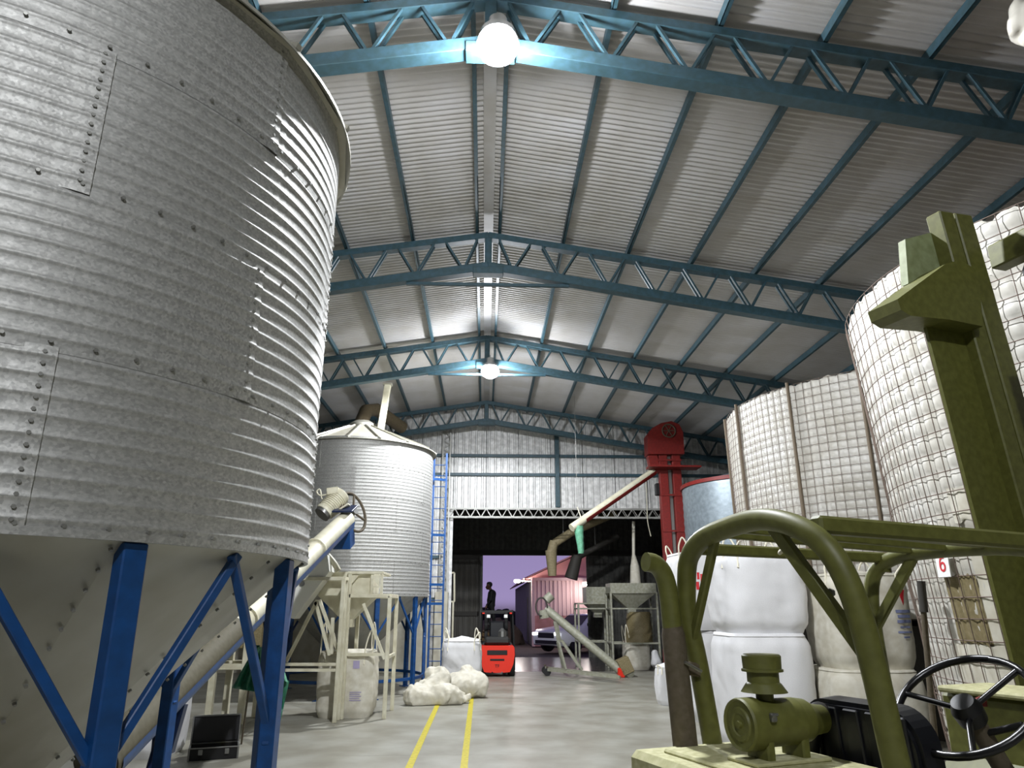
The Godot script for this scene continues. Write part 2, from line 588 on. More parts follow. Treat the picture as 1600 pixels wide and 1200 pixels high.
func ribbed_sheet(parent: Node, x0: float, x1: float, lo: float, z: float, m: Material, called: String, gable: bool, hi := 0.0) -> void:
	var b := mb()
	var xs := []
	var pitch := 0.2
	var x := x0
	while x < x1 - 0.001:
		for k in [[0.0, 0.0], [0.055, 0.0], [0.075, 0.028], [0.115, 0.028], [0.135, 0.0]]:
			xs.append([minf(x + k[0], x1), k[1]])
		x += pitch
	xs.append([x1, 0.0])
	b.sg = -1
	for i in xs.size() - 1:
		var a = xs[i]
		var c = xs[i + 1]
		if c[0] - a[0] < 0.0005:
			continue
		var ha: float = roof_y(a[0]) if gable else hi
		var hc: float = roof_y(c[0]) if gable else hi
		b.poly([Vector3(a[0], lo, z + a[1]), Vector3(c[0], lo, z + c[1]), Vector3(c[0], hc, z + c[1]), Vector3(a[0], ha, z + a[1])], Vector3(0, 0, 1))
		b.poly([Vector3(a[0], lo, z + a[1] - 0.004), Vector3(c[0], lo, z + c[1] - 0.004), Vector3(c[0], hc, z + c[1] - 0.004), Vector3(a[0], ha, z + a[1] - 0.004)], Vector3(0, 0, -1))
	part(b, called, m, parent)

func lattice(parent: Node3D, a: Vector3, b: Vector3, w: float, dp: float) -> void:
	var d := (b - a).normalized()
	var s := Vector3(0, 0, 1).cross(d).normalized() * w * 0.5
	for sx in [-1.0, 1.0]:
		for sz in [-1.0, 1.0]:
			var o: Vector3 = s * sx + Vector3(0, 0, sz * dp * 0.5)
			part(mb().beam(a + o, b + o, 0.035, 0.035, Vector3(0, 0, 1)), "chord", M.lattice, parent)
	var n := int((b - a).length() / (w * 0.6))
	for sz in [-1.0, 1.0]:
		var zb := mb()
		for i in n:
			var p := a.lerp(b, float(i) / n) + s * (1.0 if i % 2 == 0 else -1.0) + Vector3(0, 0, sz * dp * 0.5)
			var q := a.lerp(b, float(i + 1) / n) + s * (-1.0 if i % 2 == 0 else 1.0) + Vector3(0, 0, sz * dp * 0.5)
			zb.beam(p, q, 0.016, 0.016)
		part(zb, "lacing", M.lattice, parent)

func build_annex() -> void:
	var fl := setting("floor_annex", Vector3(2, 0, -25.4))
	part(mb().box(Vector3(2.4, -0.05, -25.5), Vector3(13.2, 0.1, 6.38)), "floor_slab", M.wet_concrete, fl)
	var ce := setting("ceiling_annex", Vector3(2, 5.3, -25.4))
	part(mb().box(Vector3(2.4, 5.35, -25.5), Vector3(13.2, 0.1, 6.5)), "roof_deck", M.annex_wall, ce)
	for z in [-24.0, -25.6, -27.2]:
		part(mb().beam(Vector3(-4, 5.2, z), Vector3(8.9, 5.2, z), 0.1, 0.16), "joist", M.dark_pipe, ce)
	var l := setting("wall_annex_left", Vector3(-4.1, 0, -25.4))
	part(mb().box(Vector3(-4.1, 2.65, -25.4), Vector3(0.1, 5.3, 6.4)), "wall_skin", M.annex_wall, l)
	var r := setting("wall_annex_right", Vector3(8.95, 0, -25.4))
	part(mb().box(Vector3(8.95, 2.65, -25.4), Vector3(0.1, 5.3, 6.4)), "wall_skin", M.annex_wall, r)
	var bk := setting("wall_annex_back", Vector3(2, 0, ANNEX_Z))
	var x := -4.1
	while x < 8.9:
		var lo := 0.0
		if x > -0.3 and x < 3.9:
			lo = 3.7
		ribbed_sheet(bk, x, x + 1.02, lo, ANNEX_Z, M.annex_wall, "wall_sheet", false, 5.3)
		x += 1.0
	part(mb().beam(Vector3(-4.1, 3.78, ANNEX_Z + 0.1), Vector3(8.9, 3.78, ANNEX_Z + 0.1), 0.12, 0.2), "lintel", M.dark_pipe, bk)
	var dr := setting("door_1", Vector3(-0.8, 0, ANNEX_Z + 0.2))
	for i in 3:
		ribbed_sheet(dr, -1.5 + i * 0.42, -1.08 + i * 0.42, 0.15, ANNEX_Z + 0.22, M.wall_plain, "door_panel", false, 3.65)
	for y in [0.18, 1.55, 3.6]:
		part(mb().beam(Vector3(-1.52, y, ANNEX_Z + 0.27), Vector3(-0.22, y, ANNEX_Z + 0.27), 0.05, 0.16), "door_rail", M.dark_pipe, dr)
	for xx in [-1.52, -0.22]:
		part(mb().box(Vector3(xx, 1.9, ANNEX_Z + 0.27), Vector3(0.07, 3.5, 0.05)), "door_stile", M.dark_pipe, dr)

func build_trusses() -> void:
	var labels := ["blue steel roof truss passing over the silo with the bright floodlight hung on it", "blue steel roof truss in the middle, the one between the two lamp-carrying trusses", "blue steel roof truss with the small distant lamp hung under its peak", "blue steel roof truss set close against the ribbed gable wall"]
	var zb := Vector3(0, 0, 1)
	for t in 4:
		var z: float = TRUSS_Z[t]
		var o := thing("roof_truss", labels[t], "truss", Vector3(0, 6.3, z), "roof trusses")
		var dt := 0.20
		var db := 0.78
		for sd in [-1.0, 1.0]:
			var e := 11.1
			var tc := mb()
			tc.beam(Vector3(0, roof_y(0) - dt, z), Vector3(sd * e, roof_y(e) - dt, z), 0.16, 0.11, Vector3.UP, 0.006)
			part(tc, "top_chord", M.truss_blue, o)
			var bc := mb()
			bc.beam(Vector3(0, roof_y(0) - db, z), Vector3(sd * e, roof_y(e) - db - 0.1, z), 0.17, 0.15, Vector3.UP, 0.006)
			part(bc, "bottom_chord", M.truss_blue, o)
			var n := 14
			var step := e / n
			for i in n:
				var xa: float = (i + 0.12) * step
				var xm: float = (i + 0.52) * step
				var xb: float = (i + 0.92) * step
				for q in [[xa, roof_y(xa) - dt, xm, roof_y(xm) - db], [xm, roof_y(xm) - db, xb, roof_y(xb) - dt]]:
					if i == 0 and q[0] == xa:
						q[0] = 0.16
					var w := mb()
					for s in [-0.055, 0.055]:
						w.beam(Vector3(sd * q[0], q[1], z + s), Vector3(sd * q[2], q[3], z + s), 0.03, 0.04, zb)
					part(w, "diagonal", M.truss_blue, o)
		part(mb().box(Vector3(0, ROOF - 0.5, z), Vector3(0.12, 0.7, 0.14), Basis(), 0.006), "king_post", M.truss_blue, o)
		part(mb().box(Vector3(0, ROOF - db - 0.08, z + 0.005), Vector3(0.5, 0.12, 0.19), Basis(), 0.006), "gusset", M.truss_blue, o)
		if t == 1 or t == 2:
			part(mb().beam(Vector3(-1.35, ROOF - db - 0.31, z), Vector3(1.35, ROOF - db - 0.31, z), 0.05, 0.05), "tie_bar", M.truss_blue, o)

func high_bay_lamp(at: Vector3, label: String, strength := 1.0) -> void:
	var o := thing("high_bay_lamp", label, "lamp", at, "lamps hung along the ridge")
	part(mb().tube([at + Vector3(0, 0.25, 0), at + Vector3(0, 0.34, 0)], 0.012, 8), "hanger", M.steel, o)
	part(mb().lathe([Vector2(0.03, 0.27), Vector2(0.09, 0.26), Vector2(0.1, 0.14), Vector2(0.17, 0.11), Vector2(0.17, 0.06), Vector2(0.0, 0.06)], at, 24), "housing", M.steel, o)
	var bulb := part(mb().lathe([Vector2(0.14, 0.06), Vector2(0.19, 0.02), Vector2(0.21, -0.06), Vector2(0.17, -0.15), Vector2(0.09, -0.20), Vector2(0.0, -0.215)], at, 24, Basis(), 0, TAU, true), "bulb", M.lamp_glow, o)
	bulb.cast_shadow = GeometryInstance3D.SHADOW_CASTING_SETTING_ON
	var l := SpotLight3D.new()
	l.name = "lamp_light"
	l.rotation.x = -PI / 2
	l.spot_range = 60.0
	l.spot_attenuation = 2.0
	l.spot_angle = 87.0
	l.spot_angle_attenuation = 0.15
	l.light_color = Color(0.972, 0.982, 1.0)
	l.light_energy = lamp_energy * strength
	l.light_size = 0.13
	l.shadow_enabled = true
	l.position = Vector3(0, -0.06, 0)
	o.add_child(l)
	var g := OmniLight3D.new()          # what the round diffuser sends sideways and up
	g.name = "diffuser_light"
	g.light_color = l.light_color
	g.light_energy = lamp_energy * strength * 0.30
	g.light_size = 0.13
	g.omni_range = 60.0
	g.omni_attenuation = 2.0
	g.shadow_enabled = true
	g.position = l.position
	o.add_child(g)
func build_lamps() -> void:
	high_bay_lamp(Vector3(0.07, 6.98, TRUSS_Z[0] + 0.3), "large blazing white lamp hung beneath the truss over the silo eave")
	high_bay_lamp(Vector3(0.07, 6.93, TRUSS_Z[2] + 0.25), "small distant white lamp hung beneath a truss peak above the gable wall opening")
	high_bay_lamp(Vector3(0.07, 6.98, 4.1), "white lamp hung under the ridge on the camera side of the hall", 0.6)

# ---------------------------------------------------------------- silos
func bolt(b: MB, p: Vector3, n: Vector3, r: float, h: float) -> void:
	var u := n.cross(Vector3.UP)
	if u.length() < 0.1:
		u = n.cross(Vector3.RIGHT)
	u = u.normalized()
	var v := u.cross(n)
	var k := 6
	var top := []
	var low := []
	for i in k:
		var d := u * cos(TAU * i / k) + v * sin(TAU * i / k)
		low.append(p + d * r)
		top.append(p + d * r * 0.85 + n * h)
	b.sg = -1
	for i in k:
		var j := (i + 1) % k
		b.poly([low[i], low[j], top[j], top[i]], low[i] + low[j] - p * 2.0)
	b.poly(top, n)
func az(a: float) -> Vector3:
	return Vector3(cos(a), 0, sin(a))
func silo(c: Vector3, r: float, rim: float, tiers: int, label: String, legs_at: float, bolts: bool) -> Node3D:
	var o := thing("grain_silo", label, "silo", c, "hopper-bottom grain silos")
	ORG = Vector3.ZERO
	var th := 0.665
	var ribs := 9
	# one curved sheet of 60 degrees (62 with the lap), shared by all
	var prof := []
	var pitch := th / ribs
	prof.append(Vector2(0.0, -0.02))
	for i in ribs:
		var y0 := (i + 0.5) * pitch
		for q in [[-0.017, 0.0], [-0.010, 0.0018], [-0.003, 0.0050], [0.003, 0.0050], [0.010, 0.0018], [0.017, 0.0]]:
			prof.append(Vector2(q[1], y0 + q[0]))
	prof.append(Vector2(0.0, th))
	var rows := []
	for e in prof:
		var row := []
		for k in 32:
			var a := deg_to_rad(-1.0 + 62.0 * k / 31.0)
			var lap := 0.009 if k <= 1 else 0.0
			row.append(az(a) * (r + e.x + lap) + Vector3(0, e.y, 0))
		rows.append(row)
	var b := MB.new()
	b.surf(rows)
	b.sg = -1
	for i in rows.size() - 1:      # closing edge of the lap
		b.quad(rows[i][0], rows[i + 1][0], rows[i + 1][0] - az(0) * 0.010, rows[i][0] - az(0) * 0.010)
	var sheet := mesh_of(b, M.galv)
	for t in tiers:
		var first := 51.0 if t % 2 == 0 else 23.0
		for k in 6:
			var s := inst(sheet, "wall_sheet", o)
			s.position = Vector3(0, rim - c.y + t * th, 0)
			s.rotation.y = -deg_to_rad(first - 60.0 * k)
			s.scale = Vector3(1.0 + 0.0012 * (t % 2), 1, 1.0 + 0.0012 * (t % 2))
		var bl := MB.new()
		for k in 6:
			var a := deg_to_rad(first + 60.0 * k + 0.4)
			for i in 15:
				bolt(bl, az(a) * (r + 0.006) + Vector3(0, rim - c.y + t * th + 0.03 + i * 0.0435, 0), az(a), 0.0095, 0.011)
		for i in 72:
			var a := deg_to_rad(i * 5.0 + 1.0)
			bolt(bl, az(a) * (r + 0.003) + Vector3(0, rim - c.y + t * th + 0.018, 0), az(a), 0.0095, 0.012)
		part(bl, "bolts", M.galv_bolt, o, "", true)
	var top := rim - c.y + tiers * th
	var y0 := rim - c.y
	# bottom ring
	part(MB.new().lathe([Vector2(r - 0.01, y0 - 0.02), Vector2(r + 0.012, y0 - 0.02), Vector2(r + 0.012, y0 + 0.012), Vector2(r - 0.01, y0 + 0.012)], Vector3.ZERO, 96), "rim_ring", M.galv, o)
	# eave flashing and cone roof of folded panels
	part(MB.new().lathe([Vector2(r + 0.002, top - 0.03), Vector2(r + 0.08, top - 0.05), Vector2(r + 0.08, top - 0.07), Vector2(r + 0.068, top - 0.066)], Vector3.ZERO, 96), "eave_flashing", M.galv_cone, o)
	var np := 16
	var apex := top + 0.60
	for k in np:
		var a0 := TAU * k / np
		var a1 := TAU * (k + 1) / np
		var pb := MB.new()
		var am := (a0 + a1) * 0.5
		var nrm := (az(am) + Vector3.UP * 2.4).normalized()
		var ro := r + 0.08
		pb.poly([az(a0) * ro + Vector3(0, top - 0.055, 0), az(a1) * ro + Vector3(0, top - 0.055, 0), az(a1) * 0.3 + Vector3(0, apex, 0), az(a0) * 0.3 + Vector3(0, apex, 0)], nrm)
		pb.poly([az(a0) * ro + Vector3(0, top - 0.06, 0), az(a1) * ro + Vector3(0, top - 0.06, 0), az(a1) * 0.3 + Vector3(0, apex - 0.005, 0), az(a0) * 0.3 + Vector3(0, apex - 0.005, 0)], -nrm)
		var panel := part(pb, "roof_panel", M.galv_roof, o)
		part(MB.new().beam(az(a0) * (ro + 0.01) + Vector3(0, top - 0.04, 0), az(a0) * 0.3 + Vector3(0, apex + 0.015, 0), 0.035, 0.03), "standing_seam", M.galv_cone, panel)
	part(MB.new().lathe([Vector2(0.36, apex - 0.03), Vector2(0.36, apex + 0.05), Vector2(0.22, apex + 0.14), Vector2(0.0, apex + 0.16)], Vector3.ZERO, 24), "roof_cap", M.galv_cone, o)
	# hopper cone
	var out_r := 0.16
	var low := y0 - (r - out_r) * 0.93
	var nc := 12
	for k in nc:
		var a0 := TAU * (k + 0.3) / nc
		var pb := MB.new()
		var rr := []
		for e in [[r - 0.004, y0 + 0.01], [out_r, low]]:
			var row := []
			for j in 5:
				var a := a0 + TAU / nc * j / 4.0 * 1.03
				row.append(az(a) * (e[0] + (0.004 if j == 0 else 0.0)) + Vector3(0, e[1], 0))
			rr.append(row)
		pb.surf(rr)
		var panel := part(pb, "hopper_panel", M.galv_cone, o)
		var sb := MB.new()
		var n := (az(a0) - Vector3.UP * 1.1).normalized()
		for i in 20:
			var t := (i + 0.6) / 20.0
			bolt(sb, az(a0 + 0.012) * lerpf(r, out_r, t) + Vector3(0, lerpf(y0, low, t), 0) + n * 0.004, n, 0.0095, 0.012)
		part(sb, "bolts", M.galv_bolt, panel, "", true)
	part(MB.new().lathe([Vector2(out_r, low), Vector2(out_r, low - 0.12), Vector2(out_r + 0.04, low - 0.12), Vector2(out_r + 0.04, low - 0.14), Vector2(0.0, low - 0.14)], Vector3.ZERO, 24), "outlet", M.galv_cone, o)
	# legs with V braces and base ring
	for k in 10:
		var a := deg_to_rad(legs_at + 36.0 * k)
		var lr := r - 0.055
		var bs := Basis(az(a), Vector3.UP, az(a).cross(Vector3.UP))
		part(MB.new().box(az(a) * lr + Vector3(0, (y0 - 0.02) * 0.5, 0), Vector3(0.075, y0 - 0.02, 0.096), bs, 0.006), "leg", M.blue, o)
		part(MB.new().box(az(a) * lr + Vector3(0, 0.008, 0), Vector3(0.2, 0.016, 0.2), bs, 0.003), "foot_plate", M.blue, o)
		for s in [-1.0, 1.0]:
			var am: float = a + deg_to_rad(18.0) * s
			var p: Vector3 = az(a) * lr + Vector3(0, 1.12, 0) + az(a).cross(Vector3.UP) * s * -0.04
			part(MB.new().beam(p, az(am) * (lr + 0.0) + Vector3(0, y0 - 0.03, 0) + az(am).cross(Vector3.UP) * s * 0.02, 0.038, 0.038, az(a), 0.004), "brace", M.blue, o)
	part(MB.new().lathe([Vector2(r - 0.10, 0.30), Vector2(r - 0.06, 0.30), Vector2(r - 0.06, 0.36), Vector2(r - 0.10, 0.36), Vector2(r - 0.10, 0.30)], Vector3.ZERO, 48), "base_ring", M.blue, o)
	return o
func build_silos() -> void:
	silo(Vector3(-2.70, 0, -3.91), 1.72, 2.01, 4, "huge galvanised silo with blue legs towering beside the open black case", 0.8, true)
	var o := silo(Vector3(-3.0, 0, -17.2), 1.72, 2.01, 5, "galvanised silo with a pale cone roof behind the cream hopper stand", 62.0, true)
	ORG = Vector3(-3.0, 0, -17.2)
	# filling pipe down through the roof
	var p := thing("filling_pipe", "pale square filling pipe rising from the cone roof to the truss", "pipe", pz(594, 672, -17.0))
	part(mb().beam(pz(594, 676, -17.0), pz(606, 602, -17.0), 0.15, 0.15, Vector3(0, 0, 1), 0.008), "duct", M.cream, p)
	part(mb().box(pz(606, 601, -17.0), Vector3(0.22, 0.04, 0.22), Basis(), 0.005), "flange", M.galv_cone, p)
	var v := thing("dust_duct", "dusty angled duct joining the far side of the cone roof", "duct", pz(585, 640, -19.2))
	part(mb().tube([pz(560, 672, -18.2), pz(572, 642, -19.0), pz(588, 640, -19.5), pz(628, 668, -20.8)], 0.18, 14), "duct", M.duct_tan, v)
	# blue ladder beside it
	var ld := thing("ladder", "blue steel caged ladder rising up the side of the silo with a cone roof", "ladder", Vector3(-1.18, 0, -18.6))
	for s in [-0.16, 0.16]:
		part(mb().beam(Vector3(-1.18 + s, 0.0, -18.6), Vector3(-1.18 + s, 5.6, -18.6), 0.035, 0.05), "stile", M.blue, ld)
	for i in 19:
		part(mb().tube([Vector3(-1.34, 0.25 + i * 0.28, -18.6), Vector3(-1.02, 0.25 + i * 0.28, -18.6)], 0.012, 6), "rung", M.blue, ld)
	for y in [1.85, 2.3, 3.5, 4.9]:
		part(mb().beam(Vector3(-1.02, y, -18.6), Vector3(-1.75, y, -18.2), 0.03, 0.06), "bracket", M.blue, ld)
	# short grey tank with a red rim, behind the wire cages
	var c := Vector3(7.2, 0, -18.8)
	var tk := thing("grey_tank", "short grey corrugated tank with a red rim beside the red elevator", "tank", c)
	var prof := []
	for i in 49:
		prof.append(Vector2(1.97 + (0.012 if i % 2 == 1 else 0.0), i * 0.1))
	var b := mb()
	b.lathe(prof, c, 64, Basis(), 0, TAU, true)
	part(b, "tank_wall", M.tank_grey, tk)
	part(mb().lathe([Vector2(1.95, 4.76), Vector2(2.02, 4.76), Vector2(2.02, 4.85), Vector2(1.95, 4.85)], c, 64), "rim", M.red, tk, "red rim")
	part(mb().lathe([Vector2(1.96, 4.8), Vector2(0.3, 5.3), Vector2(0.0, 5.32)], c, 48), "roof", M.tank_grey, tk)

# ---------------------------------------------------------------- wire-mesh cages lined with white sheet
func cage(c: Vector3, r0: float, r1: float, y0: float, y1: float, cell: float, cellv: float, label: String, sag: float) -> Node3D:
	var o := thing("wire_cage", label, "cage", c, "lined wire-mesh cages")
	var n := int(TAU * r1 / cell)
	var rows_n := int((y1 - y0) / cellv)
	var no := FastNoiseLite.new()
	no.seed = int(r0 * 10)
	no.frequency = 0.5
	var rad := func(a: float, y: float) -> float:
		var t := (y - y0) / (y1 - y0)
		return lerpf(r0, r1, t) + 0.03 * no.get_noise_3d(cos(a) * 3, y, sin(a) * 3)
	var rows := []
	var sub := 4
	for j in rows_n * sub + 1:
		var y := y0 + (y1 - y0) * j / (rows_n * sub)
		var row := []
		for i in n * sub:
			var a := TAU * i / (n * sub)
			var pf := absf(sin(PI * i / sub)) * absf(sin(PI * j / sub))
			var rr: float = rad.call(a, y) - 0.012 + 0.024 * sqrt(pf) * (0.6 + 0.8 * absf(no.get_noise_2d(i * 7.0, j * 5.0)))
			var yy := y
			if j == rows_n * sub:
				yy += 0.05 * no.get_noise_2d(i * 0.6, 3.0)
			row.append(c + az(a) * rr + Vector3(0, yy - c.y, 0))
		rows.append(row)
	# cover closing the top
	for q in ([[0.7, 0.10], [0.4, 0.18], [0.02, 0.22]] if sag > 0.0 else [[0.985, -0.02], [0.98, -0.4]]):
		var row := []
		for i in n * sub:
			var a := TAU * i / (n * sub)
			row.append(c + az(a) * r1 * q[0] + Vector3(0, y1 - c.y + q[1] * maxf(sag, 1.0 if sag == 0.0 else 0.0) + 0.05 * no.get_noise_2d(cos(a) * 30 * q[0], sin(a) * 30 * q[0]), 0))
		rows.append(row)
	var b := mb()
	b.surf(rows, true)
	part(b, "liner", M.liner, o)
	if sag == 0.0:
		part(mb().lathe([Vector2(r1 * 0.978, y1 - c.y - 0.34), Vector2(r1 * 0.5, y1 - c.y - 0.2), Vector2(0.0, y1 - c.y - 0.12)], c, 40, Basis(), 0, TAU, true), "grain", M.grain, o)  # unseen fill, added to keep light from bouncing up to the roof
	var hb := mb()
	for j in rows_n + 1:
		var y := y0 + (y1 - y0) * j / rows_n
		var ring := []
		for i in 97:
			var a := TAU * i / 96.0
			ring.append(c + az(a) * (rad.call(a, y) + 0.020) + Vector3(0, y - c.y, 0))
		hb.tube(ring, 0.0042, 4, false)
	part(hb, "hoop_wires", M.wire, o, "", true)
	var vb := mb()
	for i in n:
		var a := TAU * i / n
		var ln := []
		for j in 9:
			var y := lerpf(y0, y1, j / 8.0)
			ln.append(c + az(a) * (rad.call(a, y) + 0.024) + Vector3(0, y - c.y, 0))
		vb.tube(ln, 0.0042, 4, false)
	part(vb, "upright_wires", M.wire, o, "", true)
	return o
func build_cages() -> void:
	var c := Vector3(5.72, 0, -5.45)
	var o := cage(c, 2.05, 2.42, 0.02, 4.38, 0.15, 0.15, "tall white-lined wire mesh cage carrying the number 6 tag", 0.0)
	# number tag
	var n := az(deg_to_rad(181.0))
	var at := c + n * 2.27
	at.y = 2.07
	var th := thing("number_tag", "small white tag with a red number 6 on the wire mesh", "tag", at)
	var bs := Basis(Vector3.UP.cross(n), Vector3.UP, n)
	part(mb().box(at, Vector3(0.16, 0.20, 0.008), bs, 0.002), "card", M.tag_white, th)
	var tm := TextMesh.new()
	tm.text = "6"
	tm.font_size = 32
	tm.pixel_size = 0.0048
	tm.depth = 0.002
	tm.material = M.print_red
	var six := inst(tm, "number", th, "red number 6")
	six.basis = bs
	six.position = n * 0.006
	# brown board, hanging sack folds and steel bar on the lower part
	var n2 := az(deg_to_rad(163))
	var sk := thing("hanging_sack", "crumpled tan and white sacking hung on the lower wire mesh of the numbered cage", "sack", c + az(deg_to_rad(170)) * 2.25 + Vector3(0, 0.3, 0))
	var no := FastNoiseLite.new()
	no.seed = 9
	no.frequency = 1.0
	for q in [[150.0, 186.0, 0.15, 1.5, M.bag_cream], [174.0, 183.5, 1.5, 1.98, M.plastic_tan], [148.0, 174.0, 1.45, 2.2, M.bag_cream], [140.0, 176.0, 2.35, 2.6, M.bag_cream]]:
		var rr := []
		for j in 16:
			var y := lerpf(q[2], q[3], j / 15.0)
			var row := []
			for i in 26:
				var a := deg_to_rad(lerpf(q[0], q[1], i / 25.0))
				var w := 0.05 * no.get_noise_3d(i * 0.35, y * 1.2, q[0]) + 0.035 * absf(no.get_noise_2d(i * 0.9, y * 5.0))
				row.append(c + az(a) * (lerpf(2.05, 2.42, y / 4.38) + 0.004 + 0.35 * w) + Vector3(0, y + 0.03 * no.get_noise_2d(i * 0.5, j * 0.2) * (1.0 if j == 15 or j == 0 else 0.0), 0))
			rr.append(row)
		var sb := mb()
		sb.surf(rr)
		part(sb, "fold", q[4], sk)
	var rb := thing("steel_bar", "dark steel bar leaning on the numbered wire cage", "bar", Vector3(3.28, 0, -5.75))
	part(mb().tube([Vector3(3.28, 0.0, -5.75), Vector3(3.33, 1.1, -5.72), Vector3(3.37, 1.75, -5.70)], 0.022, 8), "shaft", M.rust_pipe, rb)
	part(mb().tube([Vector3(3.37, 1.72, -5.70), Vector3(3.38, 1.95, -5.69)], 0.032, 8), "grip", M.dark_pipe, rb)
	# farther cage stands on a dark steel base
	var c2 := Vector3(7.62, 0, -12.84)
	cage(c2 + Vector3(0, 1.55, 0), 2.95, 3.0, 1.60, 5.28, 0.145, 0.13, "white-lined wire mesh cage with upright rods standing behind the stacked bulk bags", 1.0)
	var o2: Node3D = get_child(get_child_count() - 1)
	for a in [198.0, 190.0, 177.0, 169.0, 150.0, 128.0]:
		var d := az(deg_to_rad(a))
		if a == 190.0 or a == 169.0:
			continue
		part(mb().tube([c2 + d * 2.97 + Vector3(0, 1.55, 0), c2 + d * 3.04 + Vector3(0, 5.33, 0)], 0.028, 6), "upright_rod", M.rod, o2)
	var bse := thing("cage_base", "dark steel plinth under the cage with upright rods", "base", c2)
	part(mb().lathe([Vector2(2.5, 0), Vector2(2.5, 1.5), Vector2(0, 1.5)], c2, 40), "drum", M.dark_pipe, bse)

# ---------------------------------------------------------------- the olive forklift (built along its own axes: x forward, z towards its right side)
func arc(pts: Array) -> Array:                          # rounds a polyline with Catmull-Rom
	var r := []
	for i in pts.size() - 1:
		var a: Vector3 = pts[maxi(i - 1, 0)]
		var d: Vector3 = pts[mini(i + 2, pts.size() - 1)]
		for k in 4:
			r.append(pts[i].cubic_interpolate(pts[i + 1], a, d, k / 4.0))
	r.append(pts[-1])
	return r
func V(x: float, y: float, z: float) -> Vector3:
	return Vector3(x, y, z)
func build_forklift() -> void:
	var o := thing("forklift", "olive green forklift with overhead guard, black steering wheel and dusty rear deck", "forklift", Vector3(1.05, 0, -2.89))
	o.rotation.y = deg_to_rad(20)
	ORG = Vector3.ZERO
	var ol: Material = M.olive
	# chassis and rear hood
	part(mb().box(V(-0.02, 0.62, 0), V(0.72, 0.72, 1.0), Basis(), 0.05), "counterweight", ol, o)
	part(mb().box(V(0.0, 1.09, 0.0), V(0.62, 0.22, 0.98), Basis(), 0.025), "hood", M.olive_dusty_lit, o)
	part(mb().box(V(0.03, 1.205, -0.02), V(0.5, 0.02, 0.7), Basis(), 0.008), "hood_lid", M.olive_dusty_lit, o)
	part(mb().box(V(-0.02, 1.214, 0.27), V(0.07, 0.008, 0.03)), "lid_slot", M.black, o)
	part(mb().box(V(0.95, 0.5, 0), V(1.3, 0.34, 0.9), Basis(), 0.03), "chassis", ol, o)
	for x in [0.02, 1.45]:
		for z in [-0.44, 0.44]:
			var bs := Basis(Vector3.RIGHT, PI / 2)
			var w := part(mb().lathe([Vector2(0.0, -0.1), Vector2(0.24, -0.1), Vector2(0.29, -0.07), Vector2(0.29, 0.07), Vector2(0.24, 0.1), Vector2(0.0, 0.1)], V(x, 0.29, z), 28, bs), "wheel", M.black, o)
			part(mb().lathe([Vector2(0.0, -0.11), Vector2(0.12, -0.11), Vector2(0.12, 0.11), Vector2(0.0, 0.11)], V(x, 0.29, z), 20, bs), "hub", ol, w)
	# overhead guard
	part(mb().tube(arc([V(0.13, 1.0, 0.49), V(0.08, 1.27, 0.485), V(0.055, 1.5, 0.48), V(0.02, 1.73, 0.475), V(-0.01, 1.88, 0.45), V(-0.03, 1.98, 0.385), V(-0.04, 2.045, 0.26), V(-0.04, 2.075, 0.1), V(-0.04, 2.06, -0.1), V(-0.03, 2.03, -0.27), V(-0.01, 1.96, -0.40), V(0.01, 1.85, -0.46), V(0.02, 1.72, -0.48), V(0.06, 1.5, -0.48), V(0.12, 1.05, -0.48)]), 0.042, 14), "rear_hoop", ol, o)
	part(mb().tube(arc([V(1.22, 1.0, 0.48), V(1.16, 1.6, 0.48), V(1.14, 1.86, 0.465), V(1.13, 1.96, 0.40), V(1.13, 2.0, 0.2), V(1.13, 2.0, -0.2), V(1.13, 1.96, -0.38), V(1.12, 1.86, -0.46), V(1.12, 1.6, -0.48), V(1.16, 1.0, -0.48)]), 0.036, 10), "front_hoop", ol, o)
	part(mb().beam(V(-0.02, 2.03, 0.37), V(1.15, 2.0, 0.41), 0.06, 0.062, Vector3.UP, 0.01), "side_rail", ol, o)
	part(mb().beam(V(-0.02, 2.0, -0.37), V(1.15, 1.99, -0.39), 0.045, 0.05, Vector3.UP, 0.008), "side_rail", ol, o)
	for z in [-0.2, -0.02, 0.17]:
		part(mb().beam(V(-0.02, 2.05, z), V(1.15, 2.01, z), 0.035, 0.03, Vector3.UP, 0.005), "roof_bar", ol, o)
	part(mb().beam(V(-0.03, 2.045, 0.17), V(0.035, 1.60, 0.47), 0.055, 0.03, Vector3.RIGHT, 0.006), "brace", ol, o)
	part(mb().beam(V(-0.02, 2.03, -0.19), V(0.03, 1.62, -0.465), 0.04, 0.03, Vector3.RIGHT, 0.006), "brace", ol, o)
	part(mb().box(V(1.13, 1.955, -0.39), V(0.03, 0.07, 0.07)), "brace_plate", ol, o)
	part(mb().beam(V(1.13, 1.99, -0.20), V(1.12, 1.66, -0.47), 0.05, 0.03, Vector3.RIGHT, 0.006), "brace", ol, o)
	part(mb().lathe([Vector2(0, 0.0), Vector2(0.016, 0.0), Vector2(0.014, 0.012), Vector2(0, 0.012)], V(0.02, 1.80, 0.36), 6, Basis(Vector3.FORWARD, PI / 2)), "bolt", M.steel, o)
	part(mb().tube(arc([V(0.0, 2.02, 0.12), V(0.05, 1.99, 0.16), V(0.02, 1.95, 0.14), V(0.06, 1.96, 0.1)]), 0.008, 6), "wire_tie", M.strap, o)
	# exhaust
	part(mb().tube([V(-0.03, 0.95, -0.47), V(-0.05, 1.3, -0.47), V(-0.07, 1.64, -0.47), V(-0.072, 1.68, -0.47)], [0.052, 0.052, 0.05, 0.04], 14), "exhaust_pipe", M.rust_pipe, o, "rusty grey exhaust pipe")
